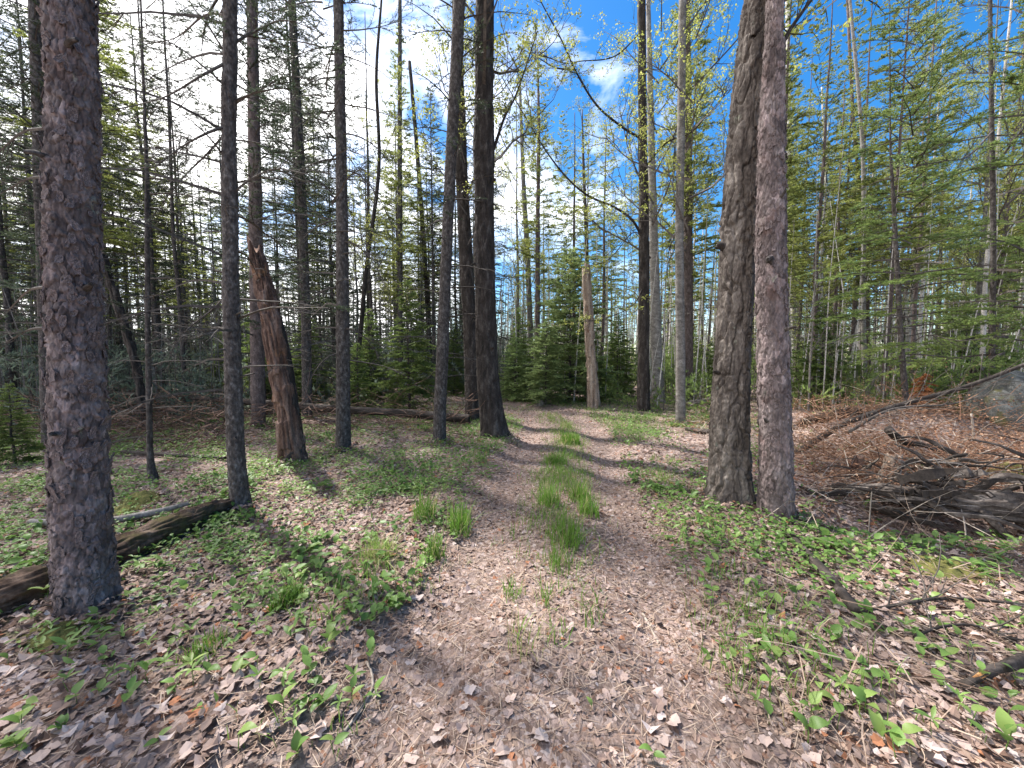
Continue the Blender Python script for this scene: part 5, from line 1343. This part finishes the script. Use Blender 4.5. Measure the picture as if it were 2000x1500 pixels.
def herb_density(x, y):
    """how green the floor is (0..1)"""
    td = np.abs(trail_dist(x, y))
    n = fbm(x * 0.9 + 4, y * 0.9 + 1, 31, 4)
    d = sstep(0.42, 0.66, n + 0.05 * (x < 0))
    left = sstep(-0.55, -1.1, x - np.interp(y, TRAIL[:, 1], TRAIL[:, 0])) * sstep(2.0, 3.2, y) * 0.55
    right = np.exp(-(((x - 2.0) / 1.1) ** 2 + ((y - 4.2) / 1.2) ** 2)) * 0.8 + np.exp(-(((x - 3.2) / 1.3) ** 2 + ((y - 3.0) / 0.5) ** 2)) * 0.6
    bend = np.exp(-(((x - 1.8) / 2.2) ** 2 + ((y - 8.5) / 1.8) ** 2)) * 0.8 + np.exp(-(((x - 1.5) / 3.5) ** 2 + ((y - 13.2) / 1.4) ** 2)) * 0.7
    brown = np.exp(-(((x - 6.5) / 2.6) ** 2 + ((y - 6.5) / 2.0) ** 2)) + np.exp(-(((x + 3.8) / 1.6) ** 2 + ((y - 8.0) / 1.2) ** 2)) * 0.25
    pat = 0.35 + 1.3 * sstep(0.40, 0.60, fbm(x * 2.1 + 9, y * 2.1, 41, 3))
    return np.clip(pat * 1.5 * (0.30 * d + left * (0.4 + 0.9 * d) + right * (0.5 + 0.7 * d) + bend * (0.5 + 0.7 * d)) * sstep(0.75, 1.15, td) - brown * 0.8, 0, 1)

P = np.vstack([area_points(9000, rng, 1.5, 4.5, 1.45, 0.8), area_points(26000, rng, 4.0, 10.0, 1.3), area_points(12000, rng, 9.0, 17.0, 1.2)])
P = P[rng.random(len(P)) < herb_density(P[:, 0], P[:, 1])]
mb = MB()
shapes = [(v, quads_to_tris(q)) for v, q in [blade(0.32, 0.75, 4, 0.25, a) for a in (0.3, 0.05, 0.5)]]
lance = [(v, quads_to_tris(q)) for v, q in [blade(0.16, 0.9, 4, 0.25, a) for a in (0.3, 0.1)]]
fo = (np.array([[0, 0, 0], [0.5, 0.30, 0.16], [1, 0, 0.02], [0.5, -0.30, 0.16]]), np.array([[0, 1, 2], [0, 2, 3]]))
fl = (np.array([[0, 0, 0], [0.5, 0.17, 0.12], [1, 0, 0.02], [0.5, -0.17, 0.12]]), np.array([[0, 1, 2], [0, 2, 3]]))
for rep in range(3):
    Q = P + np.concatenate([rng.normal(0, 0.022, (len(P), 2)), rng.uniform(0.02, 0.085, (len(P), 1))], 1)
    ov = vnoise(P[:, 0] * 1.5, P[:, 1] * 1.5, 8) < 0.55
    sz = rng.uniform(0.018, 0.058, len(P)) * (1 + 0.02 * P[:, 1]) * (0.7 + 0.7 * vnoise(P[:, 0] * 2.7, P[:, 1] * 2.7, 15))
    tint = np.clip(0.40 + 0.35 * (fbm(P[:, 0] * 1.2, P[:, 1] * 1.2, 3, 3) - 0.5) * 2 + rng.normal(0, 0.2, len(P)), 0, 1)
    near = P[:, 1] < 3.6
    for m_, sh, k in ((ov & near, shapes, 1), (~ov & near, lance, 1.15), (ov & ~near, [fo], 1), (~ov & ~near, [fl], 1.15)):
        scatter_shapes(mb, sh, Q[m_], sz[m_] * k, rng, 0.5, tint[m_])
tag(link('ground_cover', mb.mesh('ground_cover', [M['herb']], True)), 'low green woodland herbs carpeting the floor', None, None, 'stuff')

# herbs that show large: each its own plant
def herb_mesh(vq, tint):
    b = MB(); b.add(vq[0], q=vq[1], tint=tint); return b.mesh('leaf', [M['herb']], True)
OM = [herb_mesh(s, t) for s in OVAL for t in (0.25, 0.5, 0.75)]; LMs = [herb_mesh(s, t) for s in LANCE for t in (0.35, 0.6, 0.85)]
b = MB(); prisms(b, [(0, 0, -0.1), (0.02, 0, 0.4)], [(0.02, 0, 0.4), (0, 0, 1.0)], [0.03, 0.026], [0.026, 0.02], 5, tint=0.6); STEM = b.mesh('stem', [M['herb']])
def oval_plant(px, py, label, group, n, s, h):
    g = ground_at(px, py); o = thing('lily_sprout', label, 'plant', g, group, rng.uniform(0, 6.28))
    link('stem', STEM, o, (0, 0, 0), (rng.normal(0, .12), rng.normal(0, .12), 0), (h * .9, h * .9, h))
    a0 = rng.uniform(0, 6.28)
    for k in range(n):
        link('leaf', OM[rng.integers(len(OM))], o, (0, 0, h * (0.95 - 0.22 * k)), (rng.normal(0, .2), -rng.uniform(0.05, 0.9), a0 + k * 2.5 + rng.normal(0, .4)), (s * rng.uniform(.85, 1.15),) * 3)
    return o
def whorl_plant(px, py, label, group, n, s, h):
    g = ground_at(px, py); o = thing('starflower_sprout', label, 'plant', g, group, rng.uniform(0, 6.28))
    link('stem', STEM, o, (0, 0, 0), (rng.normal(0, .1), rng.normal(0, .1), 0), (h * .7, h * .7, h))
    for k in range(n):
        link('leaf', LMs[rng.integers(len(LMs))], o, (0, 0, h), (rng.normal(0, .15), -rng.uniform(0.05, 0.6), k * 6.28 / n + rng.normal(0, .2)), (s * rng.uniform(.6, 1.15),) * 3)
    return o
# ones a viewer can point to
whorl_plant(132, 1292, 'whorled star-shaped sprout standing out from pale leaves below the thick pine', None, 6, 0.085, 0.09)
whorl_plant(322, 1322, 'bright whorled sprout on pale leaves between two oval-leaved seedlings', None, 6, 0.075, 0.075)
whorl_plant(372, 1258, 'narrow-leaved whorl beside the small grass tuft', None, 6, 0.07, 0.08)
whorl_plant(90, 1185, 'large whorled sprout against the rotten log beside the thick pine', None, 6, 0.085, 0.11)
whorl_plant(205, 1148, 'small whorled sprout against the bark of the thick pine', None, 6, 0.07, 0.08)
whorl_plant(585, 1222, 'silvery small whorl among dark leaves left of the trail', None, 5, 0.06, 0.05)
oval_plant(40, 1428, 'pair of round green leaves at the very bottom corner of pale litter', None, 3, 0.07, 0.07)
oval_plant(150, 1375, 'single round yellow-green leaf on pale maple leaves', None, 2, 0.065, 0.05)
oval_plant(722, 1290, 'cluster of oval leaves beside the curved forked twig', None, 3, 0.06, 0.06)
oval_plant(1275, 1490, 'broad pale-green leaf at the bottom edge of the trail', None, 2, 0.06, 0.05)
oval_plant(1962, 1470, 'tallest broad ribbed leaf at the lower corner by the snapped branch', None, 3, 0.085, 0.10)
oval_plant(1600, 1315, 'pair of upright ribbed leaves beside pale bleached leaf', None, 2, 0.065, 0.07)
oval_plant(1625, 1255, 'round-leaved sprout trio between two dead branches', None, 3, 0.06, 0.07)
oval_plant(1156, 1395, 'tiny lone green sprout in the middle of the trail', None, 1, 0.04, 0.04)
n_h = 0
spots = []; HERBS = []
while n_h < 250:
    if rng.random() < 0.52:
        px, py = rng.uniform(1290, 2010), rng.uniform(1000, 1490)
        if px < 1290 + (py - 1000) * 0.45: continue
        reg = 0
    else:
        px, py = rng.uniform(-10, 760), rng.uniform(1040, 1490)
        if rng.random() < (py - 1040) / 520 and rng.random() < 0.75: continue
        reg = 1
    if any((px - a) ** 2 + ((py - b2) * 1.6) ** 2 < 18 ** 2 for a, b2 in spots): continue
    if 95 < px < 250 and py < 1190: continue
    spots.append((px, py)); n_h += 1
    wh = rng.random() < (0.16 if reg == 0 else 0.4)
    far = py < 1180
    where = (('near the furrowed trunk and the dark hollow', 'in the leaf litter at the trail corner with the dead branches') if reg == 0 else
             ('in leaf litter between the mossy log and the trail', 'scattered over pale leaves below the thick pine'))[0 if far else 1]
    if wh: nl = 6 if rng.random() < .6 else 5; o = whorl_plant(px, py, '', 'woodland sprouts on the forest floor', nl, rng.uniform(0.045, 0.07), rng.uniform(0.04, 0.08))
    else: nl = int(rng.integers(1, 4)); o = oval_plant(px, py, '', 'woodland sprouts on the forest floor', nl, rng.uniform(0.045, 0.075), rng.uniform(0.03, 0.085))
    HERBS.append((px, py, wh, nl, o))

# grass
def grass_blades(mb, P, rng, hr, lean=0.35, width=0.0028, tint=None):
    m = len(P); az = rng.uniform(0, 6.28, m); h = rng.uniform(*hr, m); le = np.abs(rng.normal(0, lean, m))
    d = np.stack([np.cos(az), np.sin(az), 0 * az], 1); s = np.stack([-np.sin(az), np.cos(az), 0 * az], 1)
    s = unit(s + 0.6 * rng.normal(size=(m, 3)) * np.array([1, 1, 0]))
    rows = []
    for t, wf in ((0, 1), (0.4, 0.9), (0.75, 0.6), (1.0, 0.05)):
        c = P + np.array([0, 0, 1.0]) * (h * t * (1 - 0.25 * t * np.minimum(le, 1.5)))[:, None] + d * (h * le * t ** 1.9)[:, None]
        rows += [c - s * width * wf, c + s * width * wf]
    V = np.stack(rows, 1).reshape(-1, 3)
    base = (np.arange(m) * 8)[:, None]
    q = np.concatenate([base + np.array([[0, 1, 3, 2]]), base + np.array([[2, 3, 5, 4]]), base + np.array([[4, 5, 7, 6]])], 0)
    tt = rng.uniform(0.0, 0.75, m) if tint is None else np.clip(tint + rng.normal(0, 0.15, m), 0, 1)
    tt = np.where(rng.random(m) < 0.15, 1.0, tt)
    mb.add(V, q=q, tint=np.repeat(tt, 8))
TUFTS = [(832, 1010, .19, 110, .09, 'tall grass tuft beside the trail edge, the one with upright blades'), (898, 1035, .20, 120, .09, 'dense bright grass tuft at the left rut edge'), (850, 1088, .15, 70, .06, 'small grass tuft just below the two tall edge tufts'),
         (1072, 985, .17, 120, .09, 'grass tuft on the left half of the trail centre strip'), (1132, 975, .18, 130, .10, 'brightest tall grass tuft on the trail centre strip'), (1148, 1005, .16, 120, .08, 'grass tuft joined below the brightest centre tuft'),
         (1105, 1060, .18, 150, .12, 'wide spiky grass tuft in the middle of the trail'), (1090, 1105, .10, 60, .10, 'thin darker grass tuft below the wide spiky one'), (1000, 1165, .10, 60, .05, 'small dark grass tuft alone on the left rut'),
         (1065, 1180, .12, 40, .05, 'slim upright grass wisp on the trail centre'), (1025, 1265, .13, 60, .08, 'sparse grass tuft with dry roots low on the trail'), (1090, 1245, .09, 50, .06, 'short yellowish grass tuft beside the sparse one'),
         (1155, 1205, .10, 60, .08, 'faint grass tuft on the right of the trail centre'), (560, 1180, .09, 170, .14, 'low spreading grass patch in the leaf litter'), (400, 1275, .07, 90, .11, 'short mossy grass tuft by the narrow-leaved whorl'), (1115, 865, .14, 420, .30, 'far grass patch on the trail centre strip'), (1085, 905, .13, 260, .2, 'middle grass patch on the trail centre strip'),
         (740, 1085, .11, 220, .13, 'drooping grey-green sedge clump left of the trail'), (1510, 860, .12, 60, .12, 'grass tuft in shade behind the reddish scaly pine')]
for k, (px, py, h, n, rad, lab) in enumerate(TUFTS):
    h *= 1.35; rad *= 1.5 if rad < 0.125 else (0.95 if rad > 0.13 else 1.0); n = int(n * 1.6)
    if 8 <= k <= 12: n = n // 2
    if k in (13, 14, 15): rad *= 0.6; n *= 2
    g = ground_at(px, py); o = thing('grass_tuft', lab, 'grass tuft', g, 'grass tufts along the trail')
    P = np.concatenate([np.clip(rng.normal(0, rad * 0.42, (n, 1)), -.7 * rad, .7 * rad), np.clip(rng.normal(0, rad * 0.6, (n, 1)), -rad, rad), np.full((n, 1), -0.01)], 1)
    P[:, 2] += terrain(P[:, 0] + g[0], P[:, 1] + g[1]) - g[2]
    b = MB(); grass_blades(b, P, rng, (h * 0.3, h * 1.15), 0.45 if k != 17 else 1.0, 0.0022 + 0.0004 * g[1], 0.45 if k not in (17, 10) else 0.8)
    link('blades', b.mesh('blades', [M['grass']], True), o)
# short thin grass that nobody could count
P = np.vstack([area_points(5000, rng, 1.4, 5.0, 0.9), area_points(16000, rng, 4.5, 15.0, 0.75)])
sd = trail_dist(P[:, 0], P[:, 1]); ad = np.abs(sd); n_ = fbm(P[:, 0] * 1.7, P[:, 1] * 1.7, 77, 3)
pr = np.exp(-(sd / 0.26) ** 2) * (0.15 + 0.85 * sstep(0.38, 0.56, n_)) * sstep(2.1, 3.2, P[:, 1]) * 2.2 + np.exp(-((ad - 1.15) / 0.28) ** 2) * sstep(0.48, 0.62, n_) * 0.7 + sstep(7.0, 9.0, P[:, 1]) * sstep(0.9, 1.2, ad) * 0.55 * (np.abs(P[:, 0] - 1.5) < 4)
P = P[rng.random(len(P)) < pr]
ts_ = np.interp(rng.uniform(2.4, 10.2, 1300), TRAIL[1:9, 1], np.arange(1, 9)); k_ = ts_.astype(int); f_ = (ts_ - k_)[:, None]
S_ = TRAIL[k_] * (1 - f_) + TRAIL[k_ + 1] * f_ + np.stack([rng.normal(0.02, 0.17, len(ts_)), rng.normal(0, 0.05, len(ts_))], 1)
S_ = S_[rng.random(len(S_)) < 0.10 + 0.9 * sstep(0.46, 0.62, fbm(S_[:, 0] * 2.2, S_[:, 1] * 1.5, 55, 3))]
P = np.vstack([P, np.concatenate([S_, np.zeros((len(S_), 1))], 1)])
P = np.repeat(P, 5, 0); P[:, :2] += rng.normal(0, 0.035, (len(P), 2)); P[:, 2] = terrain(P[:, 0], P[:, 1])
mb = MB(); grass_blades(mb, P, rng, (0.04, 0.15), 0.6, 0.0024, 0.5)
mb.tint = [np.clip(t, 0, 1) for t in mb.tint]
tag(link('thin_grass', mb.mesh('thin_grass', [M['grass']], True)), 'short thin grass along the trail strip and verges', None, None, 'stuff')

# ------------------------------------------------------------------ labels for the trees of the wood behind
marks = sorted([(l[0], l[2]) for l in LANDMARKS], key=lambda a: a[0])
SHORT = {}
def short(lab):
    w = lab.split()
    for cut in (' with ', ' standing ', ' beside ', ' between ', ' directly ', ' half ', ' close ', ' pressed ', ' behind ', ' in front ', ' leaning ', ' rising ', ' just ', ' at ', ' in ', ' reaching '):
        if cut in lab: lab = lab.split(cut)[0]
    return lab
ORD = ['first', 'second', 'third', 'fourth', 'fifth', 'sixth', 'seventh', 'eighth', 'ninth', 'tenth', 'eleventh', 'twelfth', 'thirteenth', 'fourteenth', 'fifteenth', 'sixteenth', 'seventeenth', 'eighteenth', 'nineteenth', 'twentieth']
anchors = [(-400, 'thick scaly pine', 'before'), (172, 'thick scaly pine', ''), (301, 'thin spruce pole', ''), (472, 'flaky grey spruce', ''), (572, 'leaning red snag', ''), (671, 'straight mottled spruce', ''), (783, 'tufted thin spruce', ''), (858, 'rightward-leaning spruce', ''),
           (966, 'black-barked maple', ''), (1158, 'pale barkless snag', ''), (1257, 'dark slim maple', ''), (1424, 'massive furrowed trunk', ''), (1516, 'reddish scaly pine', ''), (1556, 'mottled birch', ''), (1690, 'pale grey aspen', ''), (1769, 'young spreading fir', ''), (1941, 'tall dark-stemmed fir', '')]
cells = {}
for px, Yd, kind, o in BG:
    i = max(k for k, a in enumerate(anchors) if px >= a[0] or k == 0)
    cells.setdefault((i, kind), []).append((px, Yd, o))
for (i, kind), lst in cells.items():
    lst.sort(key=lambda a: a[1])
    for k, (px, Yd, o) in enumerate(lst):
        look = LOOK[kind][0]
        if i == 0: place = 'outside the thick scaly pine'
        elif i + 1 < len(anchors): place = 'between %s and %s' % (anchors[i][1], anchors[i + 1][1])
        else: place = 'past the tall dark-stemmed fir'
        pre = '' if len(lst) == 1 else (ORD[k] + ' nearest, ')
        o['label'] = (look + ', ' + pre + place)
        o['group'] = {'fir': 'young firs under the wood', 'sapling': 'saplings under the wood', 'mid': 'firs of the wood behind'}.get(kind, 'trees of the wood behind')

# each sprout is named by its look and its rank from the nearest thing one can find
GA = [(174, 1178, 'thick scaly pine'), (472, 992, 'flaky grey spruce'), (300, 1065, 'mossy rotten log'), (132, 1292, 'star-shaped whorl below the pine'), (372, 1258, 'narrow-leaved whorl'), (40, 1428, 'round corner leaves'), (722, 1320, 'curved forked twig'),
      (560, 1180, 'low spreading grass patch'), (740, 1085, 'drooping sedge clump'), (400, 1275, 'mossy grass tuft'), (850, 1088, 'small edge tuft'), (320, 1400, 'pale maple leaves'), (560, 1440, 'dark leaf drift'),
      (1424, 976, 'massive furrowed trunk'), (1516, 1008, 'reddish scaly pine'), (1580, 1095, 'bark-peeling branch'), (1672, 1205, 'lower end of the peeling branch'), (1820, 1190, 'long forked twig'), (1880, 1350, 'snapped orange-faced branch'), (1850, 1110, 'mossy hollow bank'),
      (1697, 1035, 'upright pale stem'), (1885, 1060, 'crooked bleached stem'), (1960, 1470, 'tall broad ribbed leaf'), (1880, 1240, 'crooked grey branch'), (1470, 1322, 'short dark twig'), (1600, 1315, 'upright ribbed pair'), (1625, 1255, 'round-leaved trio'), (1380, 1110, 'trail edge by the furrowed trunk'), (1750, 1420, 'bare litter near the corner')]
ORD2 = ['closest', 'second closest', 'third closest', 'fourth closest', 'fifth closest', 'sixth closest', 'seventh closest', 'eighth closest', 'ninth closest', 'tenth closest', 'eleventh closest', 'twelfth closest', 'thirteenth closest', 'fourteenth closest', 'fifteenth closest']
GW = [ground_at(a, b) for a, b, c in GA]
hc = {}
for px, py, wh, nl, o in HERBS:
    p = np.array(o.location); d = [np.linalg.norm(p - g) for g in GW]; i = int(np.argmin(d))
    hc.setdefault((i, bool(wh), nl), []).append((d[i], o))
WORD = {1: 'single-leaved oval sprout', 2: 'two-leaved oval sprout', 3: 'three-leaved oval sprout', 5: 'five-leaved starry sprout', 6: 'six-leaved starry sprout'}
for (i, wh, nl), lst in hc.items():
    lst.sort(key=lambda a: a[0])
    for k, (d, o) in enumerate(lst):
        o['label'] = WORD[nl] + ' ' + (ORD2[min(k, 14)] + ' to the ' if len(lst) > 1 else 'near the ') + GA[i][2]
